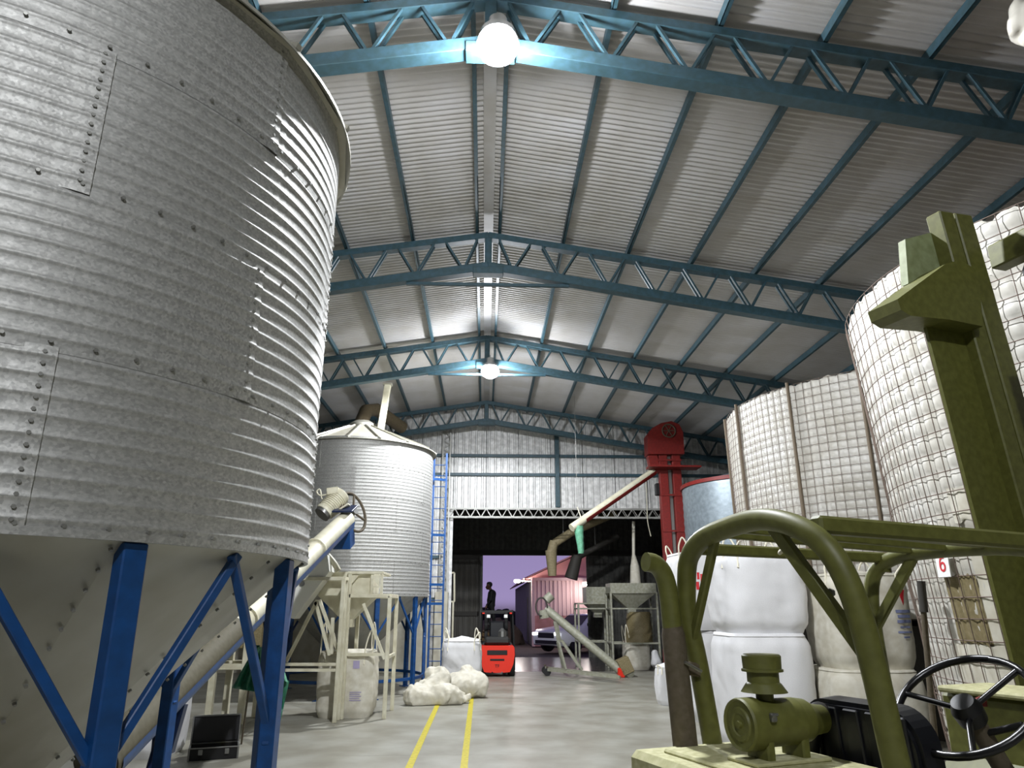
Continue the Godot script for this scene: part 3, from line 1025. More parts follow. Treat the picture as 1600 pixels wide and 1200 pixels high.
	part(mb().tube(arc([V(-0.072, 1.66, -0.47), V(-0.08, 1.80, -0.47), V(-0.10, 1.89, -0.47), V(-0.14, 1.935, -0.47), V(-0.19, 1.945, -0.47)]), 0.042, 14), "exhaust_elbow", ol, o, "green exhaust elbow")
	part(mb().box(V(0.0, 1.50, -0.465), V(0.1, 0.055, 0.04), Basis(Vector3.FORWARD, 0.2), 0.006), "exhaust_clamp", M.rust_pipe, o)
	part(mb().tube([V(-0.06, 1.53, -0.41), V(0.02, 1.49, -0.41)], 0.007, 6), "clamp_bolt", M.steel, o)
	# air cleaner on the hood
	var ax := Basis(Vector3.FORWARD, PI / 2)           # lathe axis y -> +x
	var ac := part(mb().lathe([Vector2(0.0, -0.155), Vector2(0.012, -0.155), Vector2(0.014, -0.145), Vector2(0.035, -0.145), Vector2(0.04, -0.15), Vector2(0.055, -0.15), Vector2(0.06, -0.143), Vector2(0.078, -0.143), Vector2(0.086, -0.15), Vector2(0.09, -0.14), Vector2(0.09, -0.08), Vector2(0.082, -0.075), Vector2(0.082, 0.10), Vector2(0.075, 0.15), Vector2(0.055, 0.19), Vector2(0.05, 0.24), Vector2(0.0, 0.24)], V(0.02, 1.345, 0.0), 28, ax), "air_cleaner", ol, o)
	part(mb().lathe([Vector2(0.0, 0.06), Vector2(0.032, 0.06), Vector2(0.032, 0.1), Vector2(0.085, 0.105), Vector2(0.064, 0.135), Vector2(0.058, 0.14), Vector2(0.058, 0.175), Vector2(0.076, 0.177), Vector2(0.076, 0.185), Vector2(0.07, 0.187), Vector2(0.072, 0.232), Vector2(0.066, 0.238), Vector2(0.0, 0.24)], V(0.0, 1.345, 0), 28), "intake_cap", ol, ac)
	for x in [-0.04, 0.12]:
		part(mb().box(V(x, 1.255, 0.0), V(0.035, 0.09, 0.12), Basis(), 0.006), "saddle", ol, ac)
	part(mb().box(V(0.04, 1.222, 0.0), V(0.34, 0.014, 0.17), Basis(), 0.004), "mounting_plate", M.olive_dusty_lit, ac)
	part(mb().box(V(-0.045, 1.375, 0.088), V(0.025, 0.03, 0.02), Basis(), 0.004), "clip", M.steel, ac)
	part(mb().tube([V(-0.06, 1.38, 0.095), V(-0.03, 1.385, 0.095)], 0.006, 6), "clip_screw", M.steel, ac)
	part(mb().tube(arc([V(0.24, 1.35, 0), V(0.30, 1.36, -0.05), V(0.32, 1.3, -0.12), V(0.3, 1.18, -0.14)]), 0.04, 12), "intake_hose", M.black, ac)
	# seat
	var so := PackedVector2Array()
	for k in 9:
		so.append(Vector2(0.15, 0.15) + Vector2(cos(k * PI / 16), sin(k * PI / 16)) * 0.13)
	for k in 9:
		so.append(Vector2(-0.15, 0.15) + Vector2(-sin(k * PI / 16), cos(k * PI / 16)) * 0.13)
	so.append(Vector2(-0.28, -0.28))
	so.append(Vector2(0.28, -0.28))
	var sbm := mb()
	var sbx := Transform3D(Basis(V(0, 0, 1), V(-0.08, 1, 0).normalized(), V(-1, -0.08, 0).normalized()), V(0.485, 1.13, 0.05))
	sbm.prism(so, sbx, 0.09)
	var inner := PackedVector2Array()
	for e in so:
		inner.append(e * 0.94)
	sbm.prism(inner, sbx.translated_local(V(0, 0, -0.015)), 0.12)
	var sb := part(sbm, "seat_back", M.vinyl, o)
	for k in 5:
		part(mb().box(V(0.375, 1.15, -0.16 + k * 0.105), V(0.016, 0.46, 0.07), Basis(Vector3(0, 0, 1), 0.08), 0.005), "seat_rib", M.vinyl, sb)
	part(mb().box(V(0.66, 0.86, 0.02), V(0.48, 0.12, 0.46), Basis(), 0.045), "seat_cushion", M.vinyl, o)
	part(mb().box(V(0.55, 0.74, 0.02), V(0.6, 0.14, 0.6), Basis(), 0.01), "seat_box", ol, o)
	# steering wheel, from its place in the picture at about 2.7 m
	var inv := Transform3D(Basis(Vector3.UP, deg_to_rad(20)), Vector3(1.05, 0, -2.89)).affine_inverse()
	var hub: Vector3 = inv * (Vector3(0, HC, 0) + ray(1506, 1101) * 2.62)
	var n := V(-0.62, 0.76, 0.1).normalized()
	var u := n.cross(V(0, 0, 1)).normalized()
	var v := u.cross(n)
	var rim := []
	for i in 41:
		rim.append(hub + (u * cos(TAU * i / 40.0) + v * sin(TAU * i / 40.0)) * 0.235)
	var sw := part(mb().tube(rim, 0.0145, 10, false), "steering_wheel", M.rim_black, o)
	for a in [0.5, 2.6, 4.7]:
		part(mb().tube([hub - n * 0.03, hub + (u * cos(a) + v * sin(a)) * 0.232], 0.011, 8), "spoke", M.rim_black, sw)
	part(mb().lathe([Vector2(0.0, 0.02), Vector2(0.04, 0.015), Vector2(0.055, -0.02), Vector2(0.05, -0.07), Vector2(0.0, -0.07)], hub, 20, Basis(u, n, v)), "hub", M.black, sw)
	part(mb().tube([hub - n * 0.05, hub - n * 0.55], 0.035, 12), "steering_column", M.rust_pipe, o)
	part(mb().tube([hub - n * 0.12 + v * 0.03, hub - n * 0.1 + v * 0.14 + u * 0.05], 0.012, 8), "lever", M.black, o)
	part(mb().lathe([Vector2(0, 0.0), Vector2(0.02, 0.005), Vector2(0.02, 0.03), Vector2(0, 0.04)], hub - n * 0.1 - v * 0.02 + u * 0.09, 10), "knob", M.red, o)
	# cowl
	part(mb().box(V(1.60, 1.05, 0.0), V(0.34, 0.62, 0.86), Basis(), 0.02), "cowl", ol, o)
	part(mb().box(V(1.56, 1.375, 0.02), V(0.36, 0.03, 0.84), Basis(), 0.01), "cowl_top", M.olive_dusty_lit, o)
	part(mb().box(V(1.34, 0.98, 0.0), V(0.25, 0.1, 0.8), Basis(Vector3(0, 0, 1), 0.7), 0.01), "toe_board", ol, o)
	part(mb().tube([V(1.2, 0.75, 0.1), V(1.4, 1.2, 0.12), V(1.38, 1.42, 0.13)], 0.01, 8), "lift_lever", M.black, o)
	# mast: two rails tilted back, web plate, cross head
	var tl := V(-0.108, 1.0, 0).normalized()
	var fx := V(tl.y, -tl.x, 0)
	for zs in [-1.0, 1.0]:
		var z0: float = zs * 0.36
		var foot := V(2.04, 0.25, z0)
		var bs := Basis(fx, tl, V(0, 0, 1))
		var L := 3.82
		var mid := foot + tl * L * 0.5
		var rail := part(mb().box(foot + tl * 1.6 + fx * 0.145, V(0.30, 3.2, 0.02), bs), "mast_web", ol, o)
		part(mb().box(mid + fx * 0.36 + V(0, 0, -zs * 0.02), V(0.125, L, 0.10), bs, 0.008), "mast_flange", ol, o)
		part(mb().box(mid + fx * 0.515 + V(0, 0, -zs * 0.02), V(0.155, L, 0.10), bs, 0.008), "mast_flange", ol, o)
		part(mb().box(mid + fx * 0.43 + V(0, 0, -zs * 0.0), V(0.03, L - 0.02, 0.05), bs), "mast_slot", M.black, rail)
	# cross head bracket at the top of the far rail
	var wing := PackedVector2Array([Vector2(1.34, 3.36), Vector2(1.355, 3.30), Vector2(1.42, 3.275), Vector2(1.72, 3.30), Vector2(2.0, 3.30), Vector2(2.06, 3.66), Vector2(1.92, 3.71), Vector2(1.78, 3.655), Vector2(1.4, 3.40)])
	part(mb().prism(wing, Transform3D(Basis(), V(0, 0, -0.42)), 0.2), "cross_head", ol, o)
	part(mb().prism(PackedVector2Array([Vector2(1.66, 3.58), Vector2(2.02, 3.70), Vector2(2.08, 4.03), Vector2(1.70, 3.88)]), Transform3D(Basis(), V(0, 0, -0.43)), 0.05), "cross_head_plate", M.olive_pale, o, "pale grey-green plate")
	part(mb().beam(V(2.42, 3.86, -0.33), V(2.36, 3.86, 0.36), 0.12, 0.16, Vector3.UP, 0.01), "cross_beam", ol, o)
	part(mb().tube(arc([V(2.55, 3.75, -0.2), V(2.5, 3.66, -0.1), V(2.45, 3.3, -0.05), V(2.5, 2.2, 0), V(2.6, 1.0, 0)]), 0.07, 12), "lift_cylinder", M.black, o)
	for zs in [-0.25, 0.25]:
		part(mb().box(V(2.75, 0.5, zs), V(0.05, 0.6, 0.1), Basis(), 0.005), "fork_shank", M.black, o)
		part(mb().box(V(2.86, 0.22, zs), V(0.25, 0.04, 0.1), Basis(), 0.008), "fork", M.black, o)
	part(mb().box(V(2.7, 0.7, 0), V(0.05, 0.1, 0.8), Basis(), 0.005), "carriage", ol, o)

# ---------------------------------------------------------------- bulk bags
func bag_point(g: Dictionary, a: float, v: float, push := 0.0) -> Vector3:
	var ca := cos(a)
	var sa := sin(a)
	var e: float = g.get("square", 4.5)
	var rr := 1.0 / pow(pow(absf(ca), e) + pow(absf(sa), e), 1.0 / e)
	var k := 1.0
	k = lerpf(0.90, 1.0, clampf(v / 0.12, 0, 1)) + g.get("bulge", 0.04) * sin(PI * clampf(v, 0, 1)) - 0.07 * smoothstep(0.88, 1.0, v)
	var no: FastNoiseLite = g.noise
	var q := Vector3(ca * 1.0, v * g.h / g.w * 1.6, sa * 1.0)
	var disp: float = 0.03 * no.get_noise_3dv(q * 1.1) + 0.012 * no.get_noise_3dv(q * Vector3(4, 1.2, 4)) + 0.014 * smoothstep(0.75, 1.0, v) * no.get_noise_3dv(q * Vector3(9, 1.5, 9)) + 0.012 * no.get_noise_3d(v * 9.0, q.x, q.z) * smoothstep(0.3, 0.0, v)
	var s: float = rr * k + disp * 2.3
	var p := Vector3(ca * s * g.w * 0.5, v * g.h, sa * s * g.d * 0.5)
	p += Vector3(ca, 0, sa) * push
	p.x += g.get("lean", 0.0) * v
	return g.c + Basis(Vector3.UP, g.get("yaw", 0.0)) * p
func bulk_bag(g: Dictionary, label: String, group := "", m: Material = null, loops := 4, loop_h := 0.2) -> Node3D:
	var o := thing("bulk_bag", label, "bag", g.c, group)
	var no := FastNoiseLite.new()
	no.seed = int(g.get("seed", 1))
	no.frequency = 0.9
	g.noise = no
	if m == null:
		m = M.bag
	var rows := []
	for j in 27:
		var row := []
		for i in 64:
			row.append(bag_point(g, TAU * i / 64, j / 26.0))
		rows.append(row)
	var top_c: Vector3 = g.c + Vector3(g.get("lean", 0.0), g.h, 0)
	for q in [0.93, 0.8, 0.6, 0.35, 0.02]:
		var row := []
		for i in 64:
			var p := bag_point(g, TAU * i / 64, 1.0)
			var t := top_c.lerp(p, q)
			t.y += 0.05 * (1.0 - q) * (1.0 - g.get("open", 0.0) * 4.0) + (0.07 if g.get("open", 0.0) != 0.25 else 0.01) * no.get_noise_2d(t.x * 3.0, t.z * 3.0) * (1.0 - q)
			row.append(t)
		rows.append(row)
	var b := mb()
	b.surf(rows, true)
	part(b, "body", m, o)
	# seam line round the top
	var ring := []
	for i in 65:
		ring.append(bag_point(g, TAU * i / 64, 0.975, 0.004))
	part(mb().tube(ring, 0.008, 5, false), "top_seam", m, o)
	for k in loops:
		var a := TAU * (k + 0.5) / 4.0
		var p := bag_point(g, a - 0.16, 0.96, 0.006)
		var q := bag_point(g, a + 0.16, 0.96, 0.006)
		var mid := (p + q) * 0.5 + Vector3(0, loop_h + 0.05 * sin(k * 3.0 + g.w * 5.0), 0) + Vector3(0.06 * sin(k * 5.0 + g.h), 0, 0.05 * cos(k * 4.0))
		var pts := arc([bag_point(g, a - 0.18, 0.80, 0.006), p, p.lerp(mid, 0.55) + (p - q) * 0.18, mid, q.lerp(mid, 0.55) + (q - p) * 0.18, q, bag_point(g, a + 0.18, 0.80, 0.006)])
		part(mb().tube(pts, 0.013, 6), "lifting_loop", M.strap, o)
	return o
func bag_print(o: Node3D, g: Dictionary, a0: float, a1: float, v0: float, v1: float, m: Material, called: String, taper := 0.0) -> void:
	ORG = g.c
	var rows := []
	for j in 7:
		var row := []
		var t := j / 6.0
		for i in 9:
			var s := i / 8.0
			var am := (a0 + a1) * 0.5
			row.append(bag_point(g, lerpf(lerpf(a0, am, taper * (1.0 - t)), lerpf(a1, am, taper * (1.0 - t)), s), lerpf(v0, v1, t), 0.006))
		rows.append(row)
	part(mb().surf(rows), called, m, o)
func px_bag(L: float, R: float, ytop: float, z: float, base: float, sd: int, ym := -1.0) -> Dictionary:
	var y := ym if ym > 0 else ytop + 60.0
	var a := pz(L, y, z)
	var b := pz(R, y, z)
	var w := b.x - a.x
	return {"c": Vector3((a.x + b.x) * 0.5, base, z - w * 0.47), "w": w / 1.04, "d": w * 0.94, "h": pz((L + R) * 0.5, ytop, z).y - base, "seed": sd}
func folds(at: Vector3, spread: float, h: float, n: int) -> Array:      # thin rolls of cloth lying over a heap
	var r := []
	for i in n:
		var a := rng.randf() * TAU
		var d := rng.randf_range(0.2, 1.0) * spread
		var p := at + V(cos(a) * d, 0, sin(a) * d * 0.5 - 0.15)
		p.y = maxf(0.06, h * (1.05 - d / spread * 0.75))
		var q := p + V(rng.randf_range(-0.3, 0.3), 0, rng.randf_range(-0.18, 0.18))
		q.y = maxf(0.04, p.y - rng.randf_range(0.02, 0.2))
		r.append([p, q, rng.randf_range(0.035, 0.06), rng.randf_range(0.02, 0.05)])
	return r
func build_bags() -> void:
	var gr := "stacked white bulk bags"
	var b1 := px_bag(1147, 1288, 990, -9.7, 0.0, 1, 1090)
	b1.open = 0.25
	bulk_bag(b1, "white bulk bag on the floor under the smooth white bag, behind the forklift's air cleaner", gr, null, 0)
	var b2 := px_bag(1134, 1270, 862, -9.75, b1.h, 2, 930)
	b2.bulge = 0.05
	bulk_bag(b2, "plump smooth white bulk bag on top of its stack, above the forklift's air cleaner", gr, null, 4, 0.22)
	var a1 := px_bag(1085, 1180, 985, -12.3, 0.0, 3, 1060)
	a1.open = 0.25
	bulk_bag(a1, "white bulk bag on the floor under the bag with the red paw print", gr, null, 0)
	var a2 := px_bag(1062, 1172, 862, -12.25, a1.h, 4, 930)
	var ao := bulk_bag(a2, "white bulk bag with a red paw-like print and a raised lifting loop", gr, null, 4, 0.26)
	for q in [[1.86, 1.97, 0.40, 0.53], [1.98, 2.05, 0.51, 0.61], [1.80, 1.86, 0.55, 0.65], [1.88, 1.94, 0.61, 0.71], [1.96, 2.02, 0.64, 0.73]]:
		bag_print(ao, a2, q[0], q[1], q[2], q[3], M.print_red, "paw_print")
	var c1 := px_bag(1312, 1466, 1048, -9.35, 0.0, 5, 1110)
	c1.open = 0.25
	bulk_bag(c1, "off-white bulk bag on the floor under the bag with the red triangle", gr, M.bag_cream, 0)
	var c2 := px_bag(1301, 1437, 895, -9.4, c1.h, 6, 965)
	var co := bulk_bag(c2, "off-white bulk bag with a red triangle and blue lettering, on top of its stack", gr, M.bag_cream, 4, 0.2)
	bag_print(co, c2, 1.05, 0.87, 0.66, 0.82, M.print_red, "red_triangle", 0.95)
	for k in 6:
		var w: float = [0.24, 0.21, 0.23, 0.16, 0.22, 0.10][k]
		bag_print(co, c2, 0.98 + w * 0.8, 0.98 - w * 0.8, 0.58 - k * 0.052, 0.60 - k * 0.052 + (0.012 if k < 3 else 0.0), M.print_blue, "lettering_line")
	# small bag by the red elevator
	var s := px_bag(1030, 1066, 1042, -14.6, 0.0, 7, 1075)
	s.bulge = 0.1
	bulk_bag(s, "small white bag slumped on the floor behind the exhaust pipe", "", null, 2, 0.1)
	# bag being filled under the left hopper
	var h := px_bag(490, 582, 1018, -13.15, 0.0, 8, 1075)
	h.open = 1.0
	h.bulge = 0.02
	h.square = 5.5
	var ho := bulk_bag(h, "tall off-white bulk bag with a purple print hanging open under the cream hopper", "", M.bag_cream, 4, 0.45)
	bag_print(ho, h, 1.28, 1.08, 0.74, 0.86, M.print_purple, "logo_print")
	for k in 5:
		bag_print(ho, h, 1.34, 1.0 + 0.04 * (k % 2), 0.26 + k * 0.03, 0.275 + k * 0.03, M.print_purple, "lettering_line")
	# standing bag and two emptied ones by the forklift lane
	var g := px_bag(688, 752, 1000, -16.5, 0.0, 9, 1045)
	bulk_bag(g, "full white bulk bag with upright loops standing beside the orange forklift", "", null, 4, 0.24)
	var at := pz(680, 1098, -15.0)
	at.y = 0
	var o := thing("empty_bag", "limp white bulk bag crumpled on the floor over the yellow line", "bag", at)
	var b := mb()
	nets(b, [[at + V(-0.42, 0.13, 0.1), at + V(0.35, 0.14, 0.0), 0.2, 0.2], [at + V(-0.1, 0.2, -0.35), at + V(0.1, 0.42, -0.5), 0.26, 0.2], [at + V(0.05, 0.4, -0.5), at + V(-0.12, 0.5, -0.5), 0.16, 0.1], [at + V(0.3, 0.1, 0.05), at + V(0.52, 0.08, -0.1), 0.16, 0.08], [at + V(-0.4, 0.2, -0.2), at + V(0.0, 0.25, 0.02), 0.14, 0.12]] + folds(at, 0.6, 0.36, 18), 0.024, 0.05, 0.045, 1.5, 0.004)
	part(b, "cloth", M.bag_cream, o)
	at = pz(727, 1088, -15.95)
	at.y = 0
	o = thing("empty_bag", "half-empty white bulk bag sagging against the full bag with upright loops", "bag", at)
	b = mb()
	nets(b, [[at + V(-0.22, 0.2, -0.1), at + V(0.22, 0.22, -0.1), 0.26, 0.25], [at + V(0.1, 0.3, -0.15), at + V(0.02, 0.48, -0.2), 0.2, 0.12]] + folds(at, 0.34, 0.48, 10), 0.024, 0.05, 0.042, 1.5, 0.004)
	part(b, "cloth", M.bag_cream, o)
	# bags under and beside the big silo
	var l := px_bag(150, 262, 1075, -9.8, 0.0, 10, 1150)
	bulk_bag(l, "white bulk bag standing behind the dark blue conveyor post", "", null, 0)
	var n := {"c": Vector3(-1.87, 0, -3.42), "w": 0.55, "d": 0.55, "h": 0.92, "seed": 12}
	bulk_bag(n, "low bulk bag with a cream lifting loop under the silo hopper", "", M.bag_cream, 4, 0.22)

# ---------------------------------------------------------------- conveyor, hopper stands and small gear on the left
func post(o: Node3D, x: float, y: float, z: float, top: float, w := 0.06, m: Material = null, called := "post") -> void:
	var p := pz(x, y, z)
	part(mb().box(Vector3(p.x, top * 0.5, z), Vector3(w, top, w), Basis(), 0.006), called, M.cream if m == null else m, o)
func square_hopper(o: Node3D, c: Vector3, top: float, mid: float, low: float, hw: float, hd: float, ow: float, m: Material) -> void:
	for k in 4:
		var s := [Vector3(1, 0, 1), Vector3(-1, 0, 1), Vector3(-1, 0, -1), Vector3(1, 0, -1)]
		var a: Vector3 = s[k]
		var b: Vector3 = s[(k + 1) % 4]
		var pa := Vector3(a.x * hw, 0, a.z * hd)
		var pb := Vector3(b.x * hw, 0, b.z * hd)
		var out := a + b
		var q := mb()
		for th in [0.0, 0.008]:
			var e: Vector3 = -out.normalized() * th
			var sg := 1.0 if th == 0.0 else -1.0
			q.poly([c + pa + e + Vector3(0, top, 0), c + pb + e + Vector3(0, top, 0), c + pb + e + Vector3(0, mid, 0), c + pa + e + Vector3(0, mid, 0)], out * sg)
			q.poly([c + pa + e + Vector3(0, mid, 0), c + pb + e + Vector3(0, mid, 0), c + Vector3(b.x * ow, low, b.z * ow) + e, c + Vector3(a.x * ow, low, a.z * ow) + e], (out - Vector3.UP) * sg)
		part(q, "hopper_side", m, o)
	part(mb().box(c + Vector3(0, low - 0.06, 0), Vector3(ow * 2.1, 0.14, ow * 2.1), Basis(), 0.006), "outlet", m, o)
func frame_ring(o: Node3D, a: Vector3, b: Vector3, y: float, w := 0.06, m: Material = null, called := "rail") -> void:
	if m == null:
		m = M.cream
	var p := [Vector3(a.x, y, a.z), Vector3(b.x, y, a.z), Vector3(b.x, y, b.z), Vector3(a.x, y, b.z)]
	for k in 4:
		part(mb().beam(p[k], p[(k + 1) % 4], w, w, Vector3.UP, 0.005), called, m, o)
func build_left_machines() -> void:
	# stand with a square hopper over the bag
	var zf := -13.1
	var zb := -14.15
	var top := pz(560, 895, zf).y
	var lv := pz(570, 931, zf).y
	var xl := pz(541, 1000, zf).x
	var xr := pz(606, 1000, zf).x
	var o := thing("hopper_stand", "cream hopper on a tall square tube stand over the filling bag", "hopper", Vector3((xl + xr) * 0.5, 0, (zf + zb) * 0.5))
	for x in [xl, xr]:
		for z in [zf, zb]:
			part(mb().box(Vector3(x, (top if x == xl else lv) * 0.5, z), Vector3(0.065, top if x == xl else lv, 0.065), Basis(), 0.006), "post", M.cream, o)
	frame_ring(o, Vector3(xl, 0, zf), Vector3(xr, 0, zb), lv, 0.065)
	frame_ring(o, Vector3(xl - 0.02, 0, zf + 0.02), Vector3(pz(597, 900, zf).x, 0, zb), top, 0.045)
	part(mb().beam(Vector3(xl, 1.0, zf), Vector3(xr, 1.0, zf), 0.04, 0.05), "rail", M.cream, o)
	part(mb().beam(Vector3(xr, 0.95, zf), Vector3(xr, 0.95, zb), 0.04, 0.05), "rail", M.cream, o)
	for x in [pz(597, 900, zf).x, pz(582, 900, zf).x]:
		part(mb().box(Vector3(x, (top + lv) * 0.5, zf), Vector3(0.045, top - lv, 0.045)), "upright", M.cream, o)
	part(mb().beam(pz(582, 917, zf), pz(597, 917, zf), 0.03, 0.03), "rung", M.cream, o)
	part(mb().beam(pz(568, 943, zf), pz(601, 1030, zf), 0.05, 0.05, Vector3(0, 0, 1)), "brace", M.cream, o)
	part(mb().beam(pz(560, 945, zb), pz(530, 1010, zb), 0.05, 0.05, Vector3(0, 0, 1)), "brace", M.cream, o)
	for e in [[548, 897, 1.0], [594, 899, -1.0]]:
		var p := pz(e[0], e[1], zf)
		part(mb().prism(PackedVector2Array([Vector2(0, 0), Vector2(e[2] * 0.16, 0), Vector2(0, -0.2)]), Transform3D(Basis(), p), 0.01), "gusset", M.cream, o)
	var hc := Vector3(pz(548, 900, -13.6).x, 0, -13.6)
	square_hopper(o, hc, top + 0.02, lv, pz(528, 968, -13.6).y, 0.46, 0.44, 0.1, M.cream)
	# low table frame with the sloping chute
	var ty := pz(500, 904, -12.7).y
	var x0 := pz(462, 1000, -12.7).x
	var x1 := pz(531, 1000, -12.7).x
	var t := thing("chute_stand", "cream table frame with splayed legs under a sloping sheet-metal chute", "stand", Vector3((x0 + x1) * 0.5, 0, -12.95))
	for x in [x0 - 0.25, x1]:
		for z in [-12.7, -13.0]:
			if x == x1 or z == -13.0:
				part(mb().box(Vector3(x, ty * 0.5, z), Vector3(0.065, ty, 0.065), Basis(), 0.006), "post", M.cream, t)
	frame_ring(t, Vector3(x0 - 0.25, 0, -12.7), Vector3(x1, 0, -13.0), ty, 0.055)
	for yy in [1038, 1047]:
		part(mb().beam(pz(446, yy, -12.7), pz(529, yy, -12.7), 0.04, 0.045), "rail", M.cream, t)
	for e in [[496, 938, 447, 1034], [493, 940, 515, 1024], [499, 937, 532, 1028], [520, 965, 518, 1022]]:
		part(mb().beam(pz(e[0], e[1], -12.85), pz(e[2], e[3], -12.85), 0.055, 0.055, Vector3(0, 0, 1), 0.005), "splayed_leg", M.cream, t)
	var cz := -12.75
	var pl := PackedVector2Array()
	for e in [[468, 905], [512, 867], [515, 893], [459, 967], [415, 953]]:
		var p := pz(e[0], e[1], cz)
		pl.append(Vector2(p.x, p.y))
	part(mb().prism(pl, Transform3D(Basis(), Vector3(0, 0, cz + 0.02)), -0.42), "chute", M.white_paint, t)
	part(mb().tube(arc([pz(512, 868, cz - 0.2), pz(522, 880, cz - 0.2), pz(529, 892, cz - 0.2)]), 0.05, 10), "chute_pipe", M.cream, t)
	part(mb().lathe([Vector2(0.0, 0.0), Vector2(0.045, 0.0), Vector2(0.045, 0.02), Vector2(0.0, 0.02)], pz(472, 912, cz + 0.02), 16, Basis(Vector3.RIGHT, PI / 2)), "round_plug", M.steel, t)
	# inclined screw conveyor
	var A := pz(150, 1192, -5.95)
	var B := pz(541, 812, -12.5)
	var d := (B - A).normalized()
	var au := thing("screw_conveyor", "long inclined cream and blue screw conveyor passing behind the silo legs to the hoppers", "conveyor", Vector3(A.x, 0, A.z))
	var dn := (Vector3.DOWN - d * Vector3.DOWN.dot(d)).normalized()
	var sd := d.cross(dn)
	var tb := part(mb().tube([A, A + d * 2.35], 0.17, 20), "lower_tube", M.tube_shaded, au, "lower tube coloured brown for the shade of the silo")
	part(mb().tube([A + d * 2.35, B], 0.145, 20), "upper_tube", M.cream, au)
	for q in [0.38, 0.55, 0.75]:
		part(mb().lathe([Vector2(0.15, -0.02), Vector2(0.175, -0.02), Vector2(0.175, 0.02), Vector2(0.15, 0.02)], A.lerp(B, q), 20, Basis(sd, d, sd.cross(d))), "flange", M.cream, au)
	var tr := mb()
	var rr := [[], []]
	for i in 9:
		var a := lerpf(-1.6, 0.9, i / 8.0)
		var w := (dn * cos(a) + sd * sin(a)) * 0.178
		rr[0].append(A + d * 0.05 + w)
		rr[1].append(B - d * 0.1 + w)
	tr.surf(rr)
	part(tr, "blue_underside", M.blue, au, "blue underside strip")
	# support post
	var pp := A.lerp(B, 0.155)
	part(mb().beam(Vector3(pp.x, pp.y - 0.42, pp.z), Vector3(pp.x - 0.02, 0, pp.z + 0.25), 0.17, 0.12, Vector3.RIGHT, 0.01), "support_post", M.dark_blue, au)
	part(mb().prism(PackedVector2Array([Vector2(-0.085, -0.5), Vector2(0.085, -0.5), Vector2(0.15, -0.12), Vector2(-0.1, -0.12)]), Transform3D(Basis(), pp + Vector3(0, 0, -0.04)), 0.08), "support_head", M.dark_blue, au)
	for e in [[410, 930, 417, 1010], [442, 880, 428, 1010]]:
		part(mb().tube([pz(e[0], e[1], -9.3), pz(e[2], e[3], -9.3)], 0.02, 6), "hanger_rod", M.black, au)
	# drive at the head
	var hd := part(mb().box(B - d * 0.2 + dn * 0.23, Vector3(0.3, 0.36, 0.32), Basis(sd, -dn, -d), 0.01), "discharge_box", M.blue, au, "blue discharge box")
	part(mb().box(B - d * 0.05 - dn * 0.2, Vector3(0.34, 0.03, 0.42), Basis(sd, -dn, -d), 0.005), "motor_plate", M.dark_blue, hd)
	var m0 := pz(506, 801, -12.35)
	var m1 := pz(535, 772, -12.55)
	var mo := part(mb().tube([m0, m0.lerp(m1, 0.08), m0.lerp(m1, 0.1), m0.lerp(m1, 0.88), m0.lerp(m1, 0.9), m1], [0.15, 0.17, 0.155, 0.155, 0.165, 0.14], 20), "motor", M.cream, au)
	part(mb().tube([m0.lerp(m1, -0.12), m0.lerp(m1, 0.04)], 0.14, 20), "fan_cover", M.steel, mo)
	part(mb().box(pz(521, 768, -12.45), Vector3(0.2, 0.12, 0.2), Basis(Vector3(0, 0, 1), 0.15), 0.012), "terminal_box", M.cream, mo)
	part(mb().tube(arc([pz(514, 772, -12.4), pz(500, 774, -12.4), pz(495, 768, -12.4), pz(500, 765, -12.4), pz(503, 780, -12.4)]), 0.014, 6), "cable", M.cream, mo)
	for i in 8:
		var q := 0.2 + i * 0.08
		part(mb().lathe([Vector2(0.15, -0.006), Vector2(0.168, -0.006), Vector2(0.168, 0.006), Vector2(0.15, 0.006)], m0.lerp(m1, q), 20, Basis((m1 - m0).normalized().cross(Vector3.UP).normalized(), (m1 - m0).normalized(), (m1 - m0).normalized().cross(Vector3.UP).normalized().cross((m1 - m0).normalized()))), "cooling_fin", M.cream, mo)
	part(mb().box(pz(532, 797, -12.4), Vector3(0.34, 0.03, 0.2), Basis(Vector3(0, 0, 1), 0.6), 0.004), "belt_guard", M.cream, au)
	var pc := pz(552, 800, -12.6)
	var pn := (Vector3(0.75, 0.35, 0.55)).normalized()
	var pu := pn.cross(Vector3.UP).normalized()
	var pv := pu.cross(pn)
	var ring := []
	for i in 33:
		ring.append(pc + (pu * cos(TAU * i / 32.0) * 0.27 + pv * sin(TAU * i / 32.0) * 0.36))
	var wh := part(mb().tube(ring, 0.026, 8, false), "pulley", M.rust_pipe, au)
	for k in 4:
		var a := TAU * k / 4 + 0.4
		part(mb().tube([pc, pc + pu * cos(a) * 0.27 + pv * sin(a) * 0.36], 0.02, 6), "spoke", M.rust_pipe, wh)
	part(mb().tube([pc - pn * 0.08, pc + pn * 0.06], 0.06, 12), "hub", M.steel, wh)
	part(mb().tube([m1, pc + pv * 0.33 - pu * 0.1], 0.014, 6), "belt", M.black, au)
	part(mb().tube([m1 - Vector3(0, 0.1, 0), pc + pu * 0.24], 0.014, 6), "belt", M.black, au)
	# tan machine stand farther back
	var s2 := thing("machine_stand", "cream frame with a tan box standing behind the green sheet", "stand", Vector3(-4.2, 0, -12.9))
	var sx0 := pz(332, 1060, -12.6).x
	var sx1 := pz(362, 1060, -12.6).x
	for x in [sx0, sx1 + 0.2]:
		for z in [-12.6, -13.4]:
			part(mb().box(Vector3(x, 0.7, z), Vector3(0.1, 1.4, 0.1), Basis(), 0.006), "post", M.cream, s2)
	frame_ring(s2, Vector3(sx0, 0, -12.6), Vector3(sx1 + 0.2, 0, -13.4), 0.85, 0.09)
